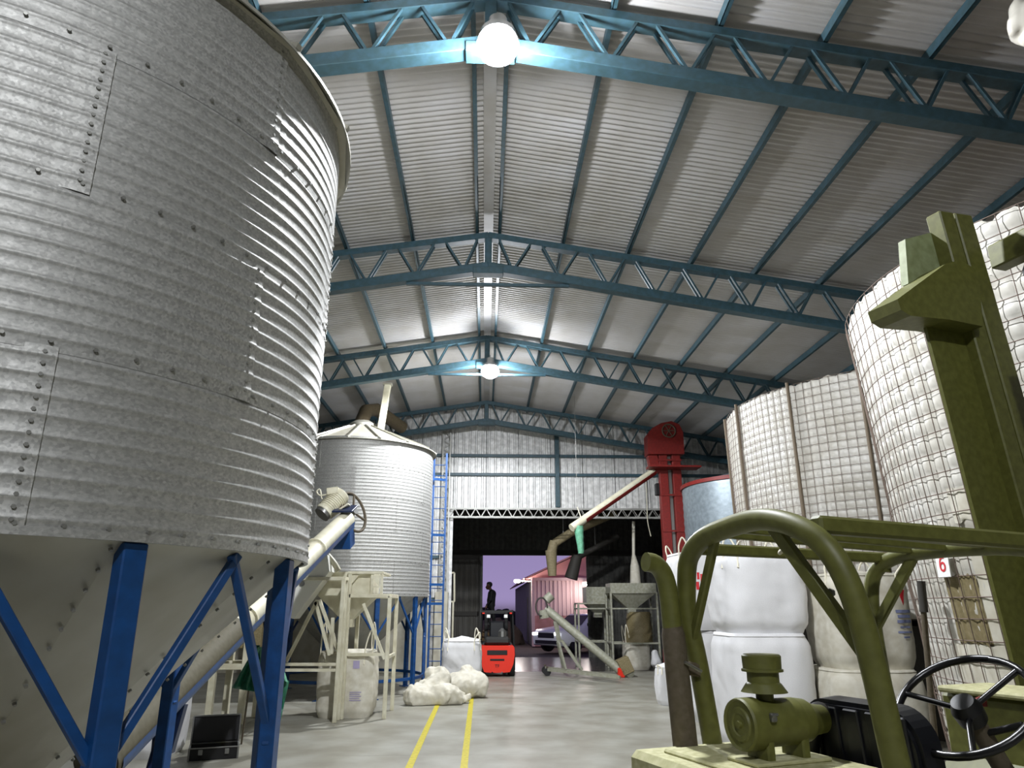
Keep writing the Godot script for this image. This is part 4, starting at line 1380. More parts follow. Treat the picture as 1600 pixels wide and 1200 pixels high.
	part(mb().box(Vector3(sx1 + 0.05, 1.35, -12.95), Vector3(0.7, 0.45, 0.7), Basis(), 0.01), "box", M.plastic_tan, s2)
	var col := thing("cream_column", "thick cream column standing beside the open black case", "column", Vector3(pz(270, 1130, -11.6).x, 0, -11.6))
	var cx := pz(285, 1100, -11.6).x
	part(mb().box(Vector3(cx, 1.1, -11.6), Vector3(0.16, 2.2, 0.16), Basis(), 0.01), "column", M.white_paint, col)
	part(mb().box(Vector3(cx - 0.22, 1.1, -11.7), Vector3(0.24, 2.2, 0.2), Basis(), 0.01), "column_side", M.cream, col)
	# green sheet draped over a thin stand
	var gz := -10.3
	var g := thing("green_sheet", "torn green plastic sheet draped over a thin stand near the silo leg", "sheet", py(378, 1160, 0.0))
	part(mb().tube([py(377, 1163, 0.0), pz(398, 1010, gz)], 0.012, 6), "pole", M.rust_pipe, g)
	part(mb().tube([py(425, 1128, 0.0), pz(398, 1060, gz)], 0.012, 6), "pole", M.rust_pipe, g)
	var no := FastNoiseLite.new()
	no.seed = 44
	no.frequency = 0.9
	for e in [[[400, 1008], [406, 1008], [362, 1075], [406, 1082], M.green_tarp], [[398, 1012], [432, 1008], [398, 1050], [450, 1066], M.mint], [[420, 1050], [452, 1064], [418, 1120], [436, 1138], M.green_tarp]]:
		var rows := []
		for j in 15:
			var row := []
			for i in 13:
				var s := i / 12.0
				var tt := j / 14.0
				var px := lerpf(lerpf(e[0][0], e[1][0], s), lerpf(e[2][0], e[3][0], s), tt)
				var pyy := lerpf(lerpf(e[0][1], e[1][1], s), lerpf(e[2][1], e[3][1], s), tt)
				row.append(pz(px, pyy, gz + 0.12 * no.get_noise_2d(i * 0.6, j * 0.15 + e[0][0]) + 0.1 * tt * sin(i * 1.3)))
			rows.append(row)
		part(mb().surf(rows), "sheet_fold", e[4], g)
	# open black case
	var cp := py(333, 1183, 0.0)
	var cs := thing("tool_case", "open black flight case with silver edges lying on the concrete", "case", cp)
	ORG = Vector3.ZERO
	var yw := deg_to_rad(-18.0)
	var cb := Basis()
	part(mb().box(V(0, 0.012, 0), V(0.56, 0.02, 0.38), cb, 0.004), "tray_bottom", M.case_black, cs)
	for e in [[V(0, 0.07, 0.185), V(0.56, 0.13, 0.012)], [V(0, 0.07, -0.185), V(0.56, 0.13, 0.012)], [V(0.275, 0.07, 0), V(0.012, 0.13, 0.38)], [V(-0.275, 0.07, 0), V(0.012, 0.13, 0.38)]]:
		part(mb().box(e[0], e[1], cb, 0.003), "tray_side", M.case_black, cs)
	part(mb().box(V(0, 0.05, 0), V(0.53, 0.05, 0.35), cb, 0.01), "foam", M.foam, cs)
	part(mb().box(V(0.08, 0.09, 0.02), V(0.16, 0.04, 0.08), Basis(Vector3.UP, 0.3), 0.01), "yellow_item", M.yellow_line, cs)
	part(mb().box(V(-0.14, 0.09, 0.06), V(0.12, 0.05, 0.09), Basis(Vector3.UP, -0.2), 0.02), "white_item", M.tag_white, cs)
	for s in [-1.0, 1.0]:
		for q in [-1.0, 1.0]:
			part(mb().box(V(s * 0.277, 0.07, q * 0.187), V(0.022, 0.14, 0.022), cb, 0.004), "corner_edge", M.steel, cs)
		part(mb().box(V(0, 0.135, s * 0.187), V(0.56, 0.014, 0.02), cb, 0.003), "rim_edge", M.steel, cs)
		part(mb().box(V(s * 0.277, 0.135, 0), V(0.02, 0.014, 0.38), cb, 0.003), "rim_edge", M.steel, cs)
		part(mb().box(V(s * 0.15, 0.09, 0.2), V(0.05, 0.06, 0.014), cb, 0.004), "latch", M.steel, cs)
	var lid := part(mb().box(V(0, 0.29, -0.212), V(0.56, 0.31, 0.045), Basis(Vector3.RIGHT, -0.1), 0.008), "lid", M.case_black, cs)
	part(mb().box(V(0, 0.29, -0.186), V(0.52, 0.27, 0.012), Basis(Vector3.RIGHT, -0.1), 0.003), "lid_lining", M.foam, lid)
	for s in [-1.0, 1.0]:
		part(mb().box(V(s * 0.277, 0.29, -0.2), V(0.018, 0.315, 0.06), Basis(Vector3.RIGHT, -0.1), 0.003), "lid_edge", M.steel, lid)
	part(mb().box(V(0, 0.445, -0.225), V(0.56, 0.018, 0.06), Basis(Vector3.RIGHT, -0.1), 0.003), "lid_edge", M.steel, lid)
	cs.rotation.y = -yw

# ---------------------------------------------------------------- machines by the opening
func build_back_machines() -> void:
	# bucket elevator: two red legs, head, ties, platform
	var z := -20.4
	var a0 := pz(1028, 690, z)
	var a1 := pz(1052, 1000, z)
	var b0 := pz(1055, 690, z)
	var b1 := pz(1074, 1000, z)
	var ax := a1.x
	var gap := b1.x - a1.x
	var base := Vector3(ax + gap * 0.5, 0, z)
	var e := thing("bucket_elevator", "tall red bucket elevator with a rounded head close under the roof", "elevator", base)
	var top := pz(1040, 700, z).y
	for k in 2:
		part(mb().box(Vector3(ax + gap * k, top * 0.5, z), Vector3(0.24, top, 0.26), Basis(), 0.01), "leg", M.red, e)
	for i in 6:
		part(mb().beam(Vector3(ax - 0.14, 0.8 + i * 1.0, z + 0.14), Vector3(ax + gap + 0.14, 0.8 + i * 1.0, z + 0.14), 0.03, 0.05), "tie", M.red, e)
	part(mb().box(Vector3(ax + gap * 0.5, top * 0.5, z - 0.1), Vector3(gap - 0.22, top, 0.04)), "ladder_back", M.lattice, e)
	part(mb().box(Vector3(ax + gap * 0.5, 0.35, z), Vector3(gap + 0.5, 0.7, 0.5), Basis(), 0.02), "boot", M.red, e)
	# head drawn as a side profile
	var hp := PackedVector2Array()
	for q in [[1010, 712], [1009, 682], [1016, 672], [1030, 664], [1046, 661], [1058, 666], [1064, 678], [1066, 712]]:
		var p := pz(q[0], q[1], z)
		hp.append(Vector2(p.x, p.y))
	var hd := part(mb().prism(hp, Transform3D(Basis(), Vector3(0, 0, z + 0.24)), -0.5), "head", M.red, e)
	var wc := pz(1045, 673, z + 0.27)
	var ring := []
	for i in 25:
		ring.append(wc + Vector3(cos(TAU * i / 24.0), sin(TAU * i / 24.0), 0) * 0.19)
	part(mb().tube(ring, 0.02, 6, false), "drive_wheel", M.rust_pipe, hd)
	for k in 3:
		part(mb().tube([wc + Vector3(cos(k * 1.05), sin(k * 1.05), 0) * 0.19, wc - Vector3(cos(k * 1.05), sin(k * 1.05), 0) * 0.19], 0.012, 6), "spoke", M.rust_pipe, hd)
	part(mb().beam(pz(1012, 730, z + 0.3), pz(1092, 731, z + 0.3), 0.5, 0.05), "platform", M.red, e)
	part(mb().beam(pz(1018, 712, z), pz(1024, 740, z), 0.28, 0.26, Vector3(0, 0, 1), 0.01), "spout_box", M.red, e)
	part(mb().box(pz(1029, 765, z - 0.1), Vector3(0.2, 0.34, 0.2), Basis(), 0.02), "inlet_box", M.black, e)
	# long spout pipe
	var s0 := pz(1021, 737, z + 0.05)
	var s1 := pz(893, 825, -19.2)
	var sp := thing("spout_pipe", "long sloping red and cream spout pipe running down from the red elevator", "pipe", s1)
	part(mb().tube([s0, s1], 0.105, 14), "pipe", M.cream, sp)
	var d := (s1 - s0).normalized()
	var dn := (Vector3.DOWN - d * Vector3.DOWN.dot(d)).normalized()
	var sd := d.cross(dn)
	var rr := [[], []]
	for i in 9:
		var a := lerpf(-0.9, 1.6, i / 8.0)
		var w := (dn * cos(a) + sd * sin(a)) * 0.112
		rr[0].append(s0 + w)
		rr[1].append(s0.lerp(s1, 0.86) + w)
	part(mb().surf(rr), "red_underside", M.red, sp, "red underside")
	part(mb().tube([s0.lerp(s1, 0.88), pz(902, 792, -19.3)], 0.015, 6), "hanger", M.strap, sp)
	part(mb().tube([pz(902, 792, -19.3), Vector3(pz(902, 792, -19.3).x, roof_y(2.6) - 0.1, -19.3)], 0.006, 6), "hanger_wire", M.steel, sp)
	# mint sock on its end
	var no := FastNoiseLite.new()
	no.seed = 3
	no.frequency = 1.0
	var so := thing("spout_sock", "mint green cloth sock tied on the spout pipe end", "sock", pz(905, 865, -19.25))
	var rows := []
	for j in 14:
		var t := j / 13.0
		var p := pz(lerpf(904, 908, t), lerpf(822, 865, t), -19.25)
		var row := []
		for i in 16:
			var a := TAU * i / 16
			var r := lerpf(0.125, 0.075, t) * (1.0 + 0.35 * no.get_noise_2d(i * 1.5, j * 0.4))
			row.append(p + Vector3(cos(a) * r, 0, sin(a) * r))
		rows.append(row)
	part(mb().surf(rows, true), "cloth", M.mint, so)
	# dusty drop pipes hanging in the dark annex
	var g := thing("drop_pipe", "beige elbowed drop pipe hanging in the dark opening", "pipe", pz(861, 898, -23.4))
	part(mb().tube([pz(960, 802, -24.2), pz(892, 832, -23.4), pz(866, 849, -23.4)], 0.13, 14), "pipe", M.beige_pipe, g)
	part(mb().tube([pz(866, 846, -23.4), pz(861, 864, -23.4)], 0.15, 14), "elbow", M.beige_pipe, g)
	part(mb().tube([pz(861, 860, -23.4), pz(863, 900, -23.4)], [0.19, 0.13], 14), "drop", M.beige_pipe, g)
	part(mb().tube([pz(880, 838, -23.4), Vector3(pz(880, 838, -23.4).x, 5.3, -23.4)], 0.01, 6), "hanger_wire", M.steel, g)
	g = thing("drop_pipe", "dark drop pipe with a flat open end hanging before the pink shed", "pipe", pz(893, 902, -24.5))
	part(mb().tube([pz(965, 838, -24.8), pz(904, 870, -24.5), pz(900, 873, -24.5)], 0.1, 14), "pipe", M.dark_pipe, g)
	part(mb().tube([pz(902, 868, -24.5), pz(892, 904, -24.5)], [0.17, 0.22], 14), "drop", M.dark_pipe, g)
	part(mb().tube([pz(930, 856, -24.6), Vector3(pz(930, 856, -24.6).x, 5.3, -24.6)], 0.01, 6), "hanger_wire", M.steel, g)
	# two grey hoppers on tube stands
	for q in [["grey square hopper on a tube stand at the opening, the farther of the two", 905.0, 953.0, 936.0, 917.0, 943.0, 958.0, -23.6, 0.05], ["grey flared hopper on a tube stand filling the bag in the opening", 957.0, 1030.0, 990.0, 911.0, 926.0, 951.0, -22.55, 0.06]]:
		var zz: float = q[7]
		var xl := pz(q[1], 1000, zz).x
		var xr := pz(q[2], 1000, zz).x
		var c := Vector3(pz(q[3], 930, zz).x, 0, zz - 0.45)
		var h := thing("hopper_stand", q[0], "hopper", Vector3((xl + xr) * 0.5, 0, zz - 0.4))
		var mid := pz(q[3], q[5], zz).y
		for x in [xl, xr]:
			for dz in [0.0, -0.9]:
				part(mb().box(Vector3(x, mid * 0.5, zz + dz), Vector3(0.06, mid, 0.06), Basis(), 0.005), "post", M.grey_hopper, h)
		for y in [mid, pz(940, 951, zz).y, 0.75]:
			frame_ring(h, Vector3(xl, 0, zz), Vector3(xr, 0, zz - 0.9), y, 0.045, M.grey_hopper)
		var hw := (xr - xl) * (0.5 if q[8] > 0.055 else 0.42)
		square_hopper(h, c, pz(q[3], q[4], zz).y, mid, pz(q[3], q[6], zz).y, hw, 0.45, 0.12, M.grey_hopper)
	# bag under the flared hopper with its clear liner
	var bg := px_bag(978, 1019, 1003, -22.75, 0.0, 14, 1030)
	bulk_bag(bg, "grey-white bulk bag hanging under the flared grey hopper", "", M.bag_cream, 4, 0.5)
	var ln := thing("bag_liner", "dusty clear plastic liner hanging from the flared hopper outlet", "liner", pz(998, 1000, -23.0))
	rows = []
	for j in 12:
		var t := j / 11.0
		var p := pz(998, lerpf(956, 1003, t), -23.0)
		var row := []
		for i in 24:
			var a := TAU * i / 24
			var r := lerpf(0.34, 0.42, t) * (1.0 + 0.2 * no.get_noise_2d(i * 2.0, j * 0.8))
			row.append(p + Vector3(cos(a) * r, 0, sin(a) * r))
		rows.append(row)
	part(mb().surf(rows, true), "film", M.plastic_tan, ln)
	var ft := thing("filter_sock", "pale cloth filter sock hanging above the flared grey hopper", "sock", pz(992, 910, -22.9))
	part(mb().tube([pz(990, 815, -22.9), pz(990, 866, -22.9), pz(992, 885, -22.9), pz(993, 912, -22.9)], [0.05, 0.05, 0.14, 0.17], 12), "cloth", M.bag_cream, ft)
	var pb := thing("plastic_bag", "small white plastic bag tied to the flared hopper stand", "bag", pz(1024, 1040, -22.4))
	nets_part(pb, [[pz(1022, 1020, -22.4), pz(1026, 1034, -22.4), 0.09, 0.16]], 0.03, 0.05, 0.03, M.bag, "film")
	# portable screw conveyor
	var t0 := pz(853, 951, -21.2)
	var t1 := pz(968, 1047, -20.5)
	var ps := thing("portable_conveyor", "portable grey screw conveyor on a wheeled frame slanting before the pink shed", "conveyor", Vector3(t1.x, 0, t1.z))
	part(mb().tube([t0, t1], 0.115, 16), "tube", M.grey_hopper, ps)
	var fr0 := py(852, 1047, 0.12)
	var fr1 := py(967, 1060, 0.1)
	for s in [-0.35, 0.35]:
		part(mb().beam(fr0 + Vector3(0, 0.04, s), fr1 + Vector3(0, 0.04, s * 0.5), 0.05, 0.07), "base_rail", M.grey_hopper, ps)
		part(mb().tube([fr0 + Vector3(0.02, 0.12, s + 0.03), fr0 + Vector3(0.02, -0.0, s + 0.03)], 0.03, 8), "caster_fork", M.rust_pipe, ps)
		part(mb().lathe([Vector2(0, -0.02), Vector2(0.1, -0.02), Vector2(0.1, 0.02), Vector2(0, 0.02)], Vector3(fr0.x + 0.02, 0.1, fr0.z + s + 0.05), 16, Basis(Vector3.RIGHT, PI / 2)), "wheel", M.black, ps)
		part(mb().beam(pz(872, 1003, -21.0) + Vector3(0, 0, s * 0.5), Vector3(pz(882, 1046, -20.9).x, 0.18, -20.9 + s), 0.05, 0.05), "strut", M.grey_hopper, ps)
		part(mb().beam(pz(877, 1000, -21.0) + Vector3(0, 0, s * 0.5), Vector3(pz(907, 1043, -20.9).x, 0.18, -20.8 + s * 0.8), 0.05, 0.05), "strut", M.grey_hopper, ps)
	part(mb().beam(pz(868, 970, -21.1), pz(874, 1004, -21.0), 0.09, 0.09), "riser", M.grey_hopper, ps)
	part(mb().tube([pz(853, 938, -21.2), pz(862, 930, -21.2)], 0.13, 14), "motor", M.grey_hopper, ps)
	var wc2 := pz(846, 948, -21.1)
	ring = []
	for i in 25:
		ring.append(wc2 + Vector3(cos(TAU * i / 24.0) * 0.16, sin(TAU * i / 24.0) * 0.24, 0))
	part(mb().tube(ring, 0.025, 6, false), "pulley", M.dark_pipe, ps)
	part(mb().tube([pz(849, 953, -21.2), pz(851, 966, -21.2)], 0.14, 12), "discharge", M.grey_hopper, ps)
	part(mb().box(pz(976, 1040, -20.5), Vector3(0.32, 0.4, 0.4), Basis(Vector3(0, 0, 1), 0.4), 0.01), "inlet_hopper", M.plastic_tan, ps)
	part(mb().box(Vector3(pz(970, 1054, -20.45).x, 0.12, -20.45), Vector3(0.18, 0.24, 0.3), Basis(), 0.02), "end_plate", M.orange_red, ps, "orange-red end plate")
	part(mb().lathe([Vector2(0, -0.03), Vector2(0.12, -0.03), Vector2(0.12, 0.03), Vector2(0, 0.03)], Vector3(pz(984, 1055, -20.4).x, 0.12, -20.4), 16, Basis(Vector3.RIGHT, PI / 2)), "wheel", M.grey_hopper, ps)
	# loose cable on the wall
	var cb := thing("hanging_cable", "thin pale cable hanging loose beside the red elevator", "cable", pz(1017, 838, -21.9))
	part(mb().tube(arc([pz(1009, 742, -22.0), pz(1011, 790, -21.95), pz(1012, 815, -21.9), pz(1017, 838, -21.9)]), 0.014, 6), "cable", M.cream, cb)
	# cream tube gate frame just inside the opening
	var gf := thing("tube_frame", "thin yellowish tube gate frame beside the white pillar", "frame", Vector3(pz(709, 1000, -22.7).x, 0, -22.7))
	for q in [[pz(700, 895, -22.7), pz(710, 895, -22.7)], [pz(710, 895, -22.7), pz(710, 940, -22.7)], [pz(710, 940, -22.7), pz(700, 940, -22.7)]]:
		part(mb().beam(q[0], q[1], 0.05, 0.05, Vector3(0, 0, 1)), "tube", M.cream, gf)
	var gx := pz(708, 950, -22.7)
	part(mb().box(Vector3(gx.x, gx.y * 0.5 + 0.1, -22.7), Vector3(0.05, gx.y + 0.2, 0.05)), "stanchion", M.cream, gf)
func nets_part(o: Node3D, bones: Array, cell: float, k: float, amp: float, m: Material, called: String) -> MeshInstance3D:
	var b := mb()
	nets(b, bones, cell, k, amp, 1.5)
	return part(b, called, m, o)

# ---------------------------------------------------------------- orange forklift seen from behind, and the man beyond it
func build_red_forklift() -> void:
	var c := py(776, 1054, 0.0)
	c.z = -20.6
	var o := thing("forklift", "orange-red forklift seen from behind in the wide opening", "forklift", c)
	ORG = Vector3.ZERO
	var w := 0.46
	var pl := PackedVector2Array([Vector2(-0.42, 1.02), Vector2(-0.46, 0.96), Vector2(-0.47, 0.72), Vector2(-0.43, 0.42), Vector2(-0.34, 0.16), Vector2(-0.16, 0.14), Vector2(-0.13, 0.18), Vector2(-0.1, 0.14), Vector2(0.1, 0.14), Vector2(0.13, 0.18), Vector2(0.16, 0.14), Vector2(0.34, 0.16), Vector2(0.43, 0.42), Vector2(0.47, 0.72), Vector2(0.46, 0.96), Vector2(0.42, 1.02)])
	for i in pl.size():
		pl[i].y *= 0.77
	var cw := part(mb().prism(pl, Transform3D(Basis(), V(0, 0, 0)), -0.5), "counterweight", M.orange_red, o)
	part(mb().box(V(0, 0.61, 0.003), V(0.54, 0.12, 0.02), Basis(), 0.008), "vent", M.black, cw)
	part(mb().box(V(0, 0.43, 0.003), V(0.38, 0.05, 0.02), Basis(), 0.008), "vent", M.black, cw)
	var tm := TextMesh.new()
	tm.text = "TF"
	tm.font_size = 32
	tm.pixel_size = 0.0035
	tm.depth = 0.01
	tm.material = M.black
	inst(tm, "lettering", cw).position = V(0, 0.28, 0.006)
	part(mb().box(V(0, 0.52, -1.25), V(0.86, 0.6, 1.5), Basis(), 0.03), "body", M.grey_dark, o)
	part(mb().box(V(0, 0.9, -0.35), V(0.7, 0.2, 0.5), Basis(), 0.06), "engine_hood", M.grey_dark, o)
	part(mb().box(V(0, 1.15, -0.75), V(0.42, 0.5, 0.1), Basis(), 0.04), "seat_back", M.vinyl, o)
	part(mb().box(V(0.14, 1.05, -0.3), V(0.22, 0.34, 0.2), Basis(), 0.08), "gas_bottle", M.steel, o)
	for s in [-1.0, 1.0]:
		part(mb().beam(V(s * 0.46, 0.78, -0.5), V(s * 0.42, 1.64, -0.62), 0.05, 0.06), "guard_post", M.black, o)
		part(mb().beam(V(s * 0.46, 0.78, -1.75), V(s * 0.42, 1.64, -1.5), 0.05, 0.06), "guard_post", M.black, o)
		part(mb().beam(V(s * 0.42, 1.66, -0.5), V(s * 0.42, 1.66, -1.6), 0.05, 0.06), "guard_rail", M.black, o)
		part(mb().lathe([Vector2(0, -0.09), Vector2(0.23, -0.09), Vector2(0.26, -0.06), Vector2(0.26, 0.06), Vector2(0.23, 0.09), Vector2(0, 0.09)], V(s * 0.39, 0.26, -0.32), 24, Basis(Vector3(0, 0, 1), PI / 2)), "wheel", M.black, o)
		part(mb().lathe([Vector2(0, -0.1), Vector2(0.28, -0.1), Vector2(0.32, -0.06), Vector2(0.32, 0.06), Vector2(0.28, 0.1), Vector2(0, 0.1)], V(s * 0.44, 0.32, -1.7), 24, Basis(Vector3(0, 0, 1), PI / 2)), "wheel", M.black, o)
		part(mb().box(V(s * 0.24, 1.53, -0.5), V(0.1, 0.09, 0.05), Basis(), 0.01), "work_lamp", M.tag_white, o)
		part(mb().box(V(s * 0.38, 1.61, -0.49), V(0.07, 0.04, 0.04), Basis(), 0.006), "tail_lamp", M.orange_red, o)
		part(mb().box(V(s * 0.3, 0.85, -2.2), V(0.1, 1.6, 0.12), Basis(), 0.008), "mast_rail", M.black, o)
		part(mb().box(V(s * 0.2, 0.1, -2.85), V(0.1, 0.04, 1.1), Basis(), 0.006), "fork", M.black, o)
	for z in [-0.55, -0.85, -1.2, -1.5]:
		part(mb().beam(V(-0.42, 1.66, z), V(0.42, 1.66, z), 0.06, 0.05), "guard_bar", M.black, o)
	part(mb().box(V(0, 1.3, -2.22), V(0.7, 0.08, 0.06), Basis(), 0.006), "mast_tie", M.black, o)
	part(mb().box(V(0, 1.62, -2.22), V(0.7, 0.08, 0.06), Basis(), 0.006), "mast_tie", M.black, o)
	# man standing on a stack of pallets beyond the forklift
	var pz0 := -27.3
	var foot := pz(767, 985, pz0)
	var px0 := foot.x
	var n := int(foot.y / 0.145)
	var lab := "wooden pallet in the stack the man stands on, beyond the orange forklift"
	for i in n:
		var p := thing("pallet", lab, "pallet", Vector3(px0, i * foot.y / n, pz0), "stacked wooden pallets")
		ORG = Vector3.ZERO
		var h := foot.y / n
		for k in 3:
			part(mb().box(V(0, 0.04 * h / 0.145 + 0.005, -0.4 + k * 0.4), V(1.0, h * 0.6, 0.09)), "bearer", M.wood, p)
		for k in 5:
			part(mb().box(V(-0.44 + k * 0.22, h - 0.012, 0), V(0.14, 0.022, 1.0)), "deck_board", M.wood, p)
	var B := Vector3(px0, foot.y, pz0)
	var pe := thing("person", "man in dark clothes standing high up, looking down to the side", "person", B)
	ORG = B
	var hgt := 1.0
	var b := mb()
	var f := V(-1, 0, 0)      # faces the picture's left
	var rt := V(0, 0, -1)
	var P := func(x: float, y: float, zz: float) -> Vector3: return B + f * x + Vector3(0, y * 0.92, 0) + rt * zz
	nets(b, [
		[P.call(0.0, 0.95, 0.0), P.call(0.0, 1.12, 0.0), 0.15, 0.14], [P.call(0.0, 1.12, 0.0), P.call(-0.03, 1.36, 0.0), 0.145, 0.15], [P.call(-0.02, 1.44, -0.15), P.call(-0.02, 1.44, 0.15), 0.075, 0.075],
		[P.call(0.02, 0.95, 0.09), P.call(0.07, 0.5, 0.1), 0.09, 0.065], [P.call(0.07, 0.5, 0.1), P.call(0.04, 0.08, 0.1), 0.062, 0.042], [P.call(0.02, 0.05, 0.1), P.call(0.2, 0.04, 0.1), 0.045, 0.035],
		[P.call(-0.02, 0.95, -0.09), P.call(-0.09, 0.5, -0.1), 0.09, 0.065], [P.call(-0.09, 0.5, -0.1), P.call(-0.14, 0.08, -0.1), 0.062, 0.042], [P.call(-0.16, 0.05, -0.1), P.call(0.02, 0.04, -0.1), 0.045, 0.035],
		[P.call(-0.02, 1.43, 0.2), P.call(0.0, 1.14, 0.25), 0.06, 0.048], [P.call(0.0, 1.14, 0.25), P.call(0.12, 0.92, 0.22), 0.045, 0.035],
		[P.call(-0.02, 1.43, -0.2), P.call(0.02, 1.14, -0.25), 0.06, 0.048], [P.call(0.02, 1.14, -0.25), P.call(0.16, 0.93, -0.2), 0.045, 0.035]], 0.022, 0.04)
	part(b, "clothed_body", M.cloth_dark, pe)
	b = mb()
	nets(b, [[P.call(0.0, 1.48, 0), P.call(0.06, 1.58, 0), 0.055, 0.055], [P.call(0.08, 1.68, 0), P.call(0.09, 1.63, 0), 0.098, 0.085], [P.call(0.13, 1.59, 0), P.call(0.14, 1.57, 0), 0.05, 0.045], [P.call(0.19, 1.63, 0), P.call(0.195, 1.61, 0), 0.018, 0.02], [P.call(0.08, 1.645, 0.095), P.call(0.08, 1.615, 0.095), 0.018, 0.014], [P.call(0.08, 1.645, -0.095), P.call(0.08, 1.615, -0.095), 0.018, 0.014]], 0.014, 0.03)
	part(b, "head", M.skin, pe)
	b = mb()
	nets(b, [[P.call(0.05, 1.72, 0), P.call(0.06, 1.70, 0), 0.095, 0.095], [P.call(0.11, 1.75, 0), P.call(0.1, 1.75, 0), 0.06, 0.06]], 0.016, 0.03)
	part(b, "hair", M.cloth_dark, pe)
	for s in [0.22, -0.2]:
		b = mb()
		var wr: Vector3 = P.call(0.12 if s > 0 else 0.16, 0.92, s)
		var bones := [[wr, wr + V(-0.03, -0.07, 0), 0.03, 0.036]]
		for k in 4:
			var q := wr + V(-0.03, -0.09, 0) + rt * (-0.027 + k * 0.018)
			bones.append([q, q + V(-0.012, -0.04 - 0.006 * (2 - absi(k - 1)), 0), 0.009, 0.008])
			bones.append([q + V(-0.012, -0.045, 0), q + V(-0.002, -0.07 - 0.008 * (2 - absi(k - 1)), 0), 0.008, 0.007])
		bones.append([wr + V(-0.03, -0.04, 0), wr + V(-0.065, -0.085, 0), 0.011, 0.009])
		nets(b, bones, 0.006, 0.006)
		part(b, "hand", M.skin, pe)

# ---------------------------------------------------------------- outside the far door
func build_outside() -> void:
	var gr := setting("ground_outside", Vector3(0, -0.05, -70))
	part(mb().box(Vector3(0, -0.1, -78.7), Vector3(200, 0.1, 100)), "ground", M.soil, gr)
	# pink shed
	var zf := -36.6
	var cx := pz(832, 1010, zf).x
	var ev := pz(832, 905, zf).y
	var wl := pz(860, 962, zf).y
	var sh := thing("pink_shed", "pinkish shed with ribbed walls and a low pink roof outside the far door", "building", Vector3(cx + 5, 0, zf - 10))
	part(mb().box(Vector3(cx + 5, wl * 0.5, zf - 0.1), Vector3(10, wl, 0.2)), "masonry_base", M.pink_base, sh)
	var x := cx
	while x < cx + 9.9:
		ribbed_sheet(sh, x, x + 1.02, wl, zf, M.pink_wall, "wall_sheet", false, ev)
		x += 1.0
	part(mb().box(Vector3(cx + 0.06, ev * 0.5, zf - 10), Vector3(0.12, ev, 20)), "side_wall", M.wall_plain, sh)
	part(mb().box(Vector3(cx + 9.9, ev * 0.5, zf - 10), Vector3(0.12, ev, 20)), "side_wall", M.wall_plain, sh)
	part(mb().box(Vector3(cx + 0.05, ev * 0.5, zf + 0.03), Vector3(0.14, ev, 0.14)), "corner_trim", M.pink_wall, sh)
	part(mb().beam(Vector3(cx, ev, zf + 0.05), Vector3(cx + 10, ev, zf + 0.05), 0.12, 0.14), "fascia", M.pink_wall, sh)
	var rise := 2.4
	part(mb().prism(PackedVector2Array([Vector2(cx - 0.3, ev), Vector2(cx + 5, ev + rise), Vector2(cx + 10.3, ev)]), Transform3D(Basis(), Vector3(0, 0, zf - 0.2)), -0.1), "gable", M.pink_roof, sh)
	for s in [0.0, 1.0]:
		var a := Vector3(cx - 0.4 if s == 0.0 else cx + 10.4, ev + 0.02, zf - 9.9)
		part(mb().beam(a, Vector3(cx + 5, ev + rise + 0.1, zf - 9.9), 20.8, 0.06), "roof_slope", M.pink_roof, sh)
	part(mb().box(Vector3(cx - 0.02, 1.2, zf - 4), Vector3(0.06, 2.2, 1.2)), "side_door", M.grey_dark, sh)
	# yard lamps on the shed
	for q in [[pz(808, 908, zf - 0.2), "bright yard lamp on an arm at the pink shed's corner", 4.0], [pz(915, 912, zf + 0.9), "yard lamp over the pink shed's ribbed front wall", 2.5]]:
		var at: Vector3 = q[0]
		var l := thing("yard_lamp", q[1], "lamp", at)
		part(mb().tube([at + V(0.05, 0.02, 0), Vector3(cx if at.x < cx else at.x, at.y, zf + (-0.2 if at.x < cx else 0.03))], 0.04, 8), "arm", M.white_paint, l)
		part(mb().box(at, V(0.3, 0.16, 0.22), Basis(), 0.03), "lamp_head", M.shed_glow, l)
		var om := OmniLight3D.new()
		om.name = "yard_light"
		om.light_color = Color(1.0, 0.95, 0.92)
		om.light_energy = q[2]
		om.light_size = 0.12
		om.omni_range = 60.0
		om.omni_attenuation = 2.0
		om.shadow_enabled = true
		om.position = V(0, -0.14, 0.18)
		l.add_child(om)
	# car
	var cp := py(868, 1025, 0.0)
	cp.z = -31.2
	cp.x = pz(853, 1000, -31.2).x
	var car := thing("car", "white off-road car with a lit headlamp parked before the pink shed", "car", cp)
	ORG = Vector3.ZERO
	var W := 0.92
	var secs := [[0.0, 0.34, 0.82, 0.86], [-0.12, 0.28, 0.90, 0.98], [-1.05, 0.28, 1.0, 1.0], [-1.35, 0.28, 1.04, 1.0], [-2.0, 0.28, 1.50, 0.86], [-3.6, 0.28, 1.52, 0.86], [-4.5, 0.32, 1.05, 0.92]]
	var rows := []
	for s in secs:
		var row := []
		var hw: float = W * s[3]
		for p in [[-0.94, 0.0], [-1.0, 0.25], [-1.0, 0.55], [-0.88, 0.93], [-0.78, 1.0], [0.78, 1.0], [0.88, 0.93], [1.0, 0.55], [1.0, 0.25], [0.94, 0.0]]:
			row.append(V(p[0] * hw, lerpf(s[1], s[2], p[1]), s[0]))
		rows.append(row)
	var bd := mb()
	bd.surf(rows, true)
	bd.sg = -1
	bd.poly(rows[0], V(0, 0, 1))
	bd.poly(rows[-1], V(0, 0, -1))
	part(bd, "body", M.car_white, car)
	part(mb().box(V(0, 0.68, 0.0), V(0.95, 0.2, 0.03), Basis(), 0.01), "grille", M.black, car)
	part(mb().box(V(0, 0.42, 0.0), V(1.3, 0.14, 0.04), Basis(), 0.01), "lower_intake", M.black, car)
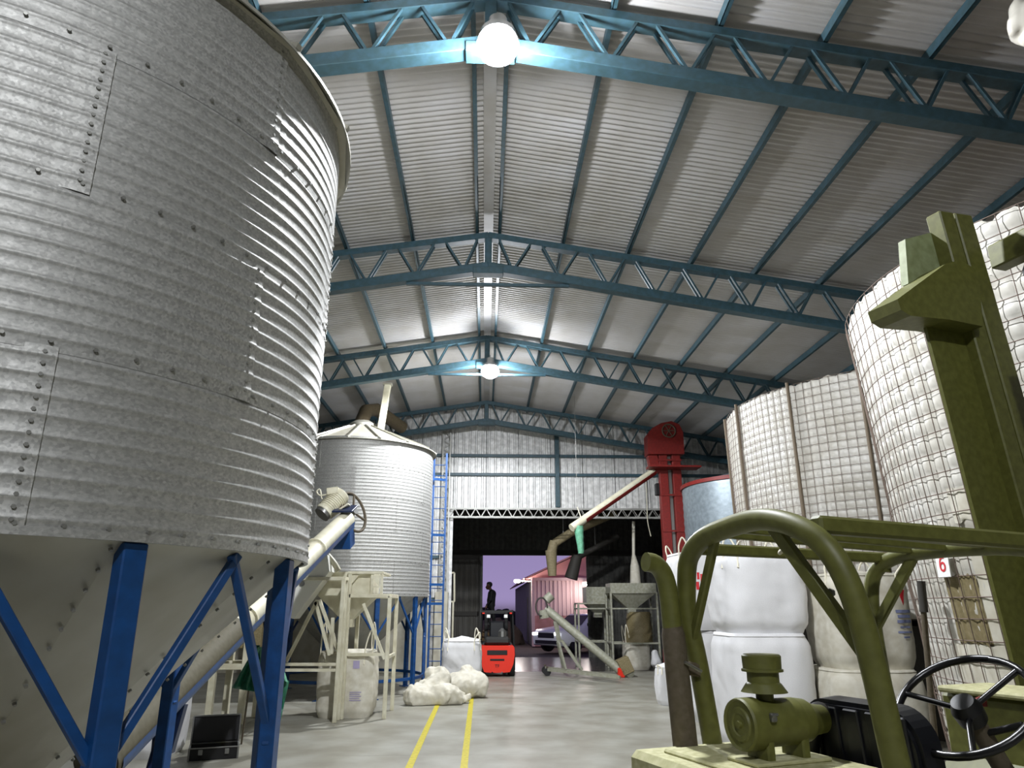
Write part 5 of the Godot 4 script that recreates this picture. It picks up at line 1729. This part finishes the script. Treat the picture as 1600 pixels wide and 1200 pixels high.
	part(mb().poly_box([V(-0.68, 1.08, -1.37), V(0.68, 1.08, -1.37), V(0.6, 1.44, -1.9), V(-0.6, 1.44, -1.9)], V(0, 0.6, 0.8), 0.02), "windscreen", M.vinyl, car)
	for s in [-1.0, 1.0]:
		part(mb().box(V(s * 0.66, 0.74, 0.0), V(0.34, 0.11, 0.06), Basis(Vector3(0, 0, 1), -s * 0.1), 0.02), "headlamp", M.head_glow, car)
		part(mb().box(V(s * 1.02, 1.1, -1.5), V(0.2, 0.14, 0.1), Basis(), 0.03), "mirror", M.black, car)
		for z in [-0.85, -3.6]:
			part(mb().lathe([Vector2(0, -0.11), Vector2(0.3, -0.11), Vector2(0.36, -0.08), Vector2(0.36, 0.08), Vector2(0.3, 0.11), Vector2(0, 0.11)], V(s * 0.80, 0.36, z), 24, Basis(Vector3(0, 0, 1), PI / 2)), "wheel", M.black, car)
	car.rotation.y = deg_to_rad(-52)
	# dark shrubs on the skyline
	var names := ["dark shrub on the skyline left of the shed lamp, a low rounded one", "dark spreading shrub on the skyline behind the man", "dark tall shrub behind the shed, rising past its wall", "dark shrub on the skyline close to the shed's lamp post side"]
	var spots := [[712, 2.0], [765, 2.2], [868, 2.6], [806, 2.1]]
	for i in 4:
		var at := pz(spots[i][0], 950, -64.0 - i * 1.5)
		at.y = -0.05
		var t := thing("shrub", names[i], "shrub", at, "shrubs on the skyline")
		var bn := []
		for k in 6:
			var q := V(rng.randf_range(-1.1, 1.1), rng.randf_range(0.3, spots[i][1] - 1.0), rng.randf_range(-0.6, 0.6))
			bn.append([at + q, at + q + V(0.1, 0.2, 0), 0.6, 0.5])
		bn.append([at, at + V(0, 0.9, 0), 0.25, 0.3])
		nets_part(t, bn, 0.2, 0.2, 0.12, M.leaf, "foliage")
	var mo := thing("soil_mound", "brown mound of soil outside the far door before the shed", "mound", Vector3(pz(770, 990, -40.0).x, -0.05, -40))
	nets_part(mo, [[Vector3(pz(755, 990, -40.0).x, -0.4, -41), Vector3(pz(775, 990, -40.0).x, -0.3, -40), 1.4, 1.5]], 0.2, 0.3, 0.15, M.soil, "soil")

func build_small_things() -> void:
	# pale sack hung from the roof, just cut by the picture's edge
	var at := pz(1596, 40, -4.6)
	var s := thing("hanging_sack", "pale plastic sack hung under the roof at the hall's side", "sack", at)
	nets_part(s, [[at + V(0.02, 0.16, 0), at + V(0.06, 0.02, 0), 0.08, 0.14], [at + V(0.06, 0.0, 0), at + V(0.03, -0.13, 0.02), 0.15, 0.07], [at + V(-0.04, 0.02, 0), at + V(-0.07, -0.05, 0), 0.07, 0.05]], 0.02, 0.04, 0.02, M.liner, "sack_body")
	part(mb().tube([at + V(0.03, 0.15, 0), Vector3(at.x + 0.1, roof_y(at.x) - 0.05, at.z)], 0.008, 6), "cord", M.strap, s)
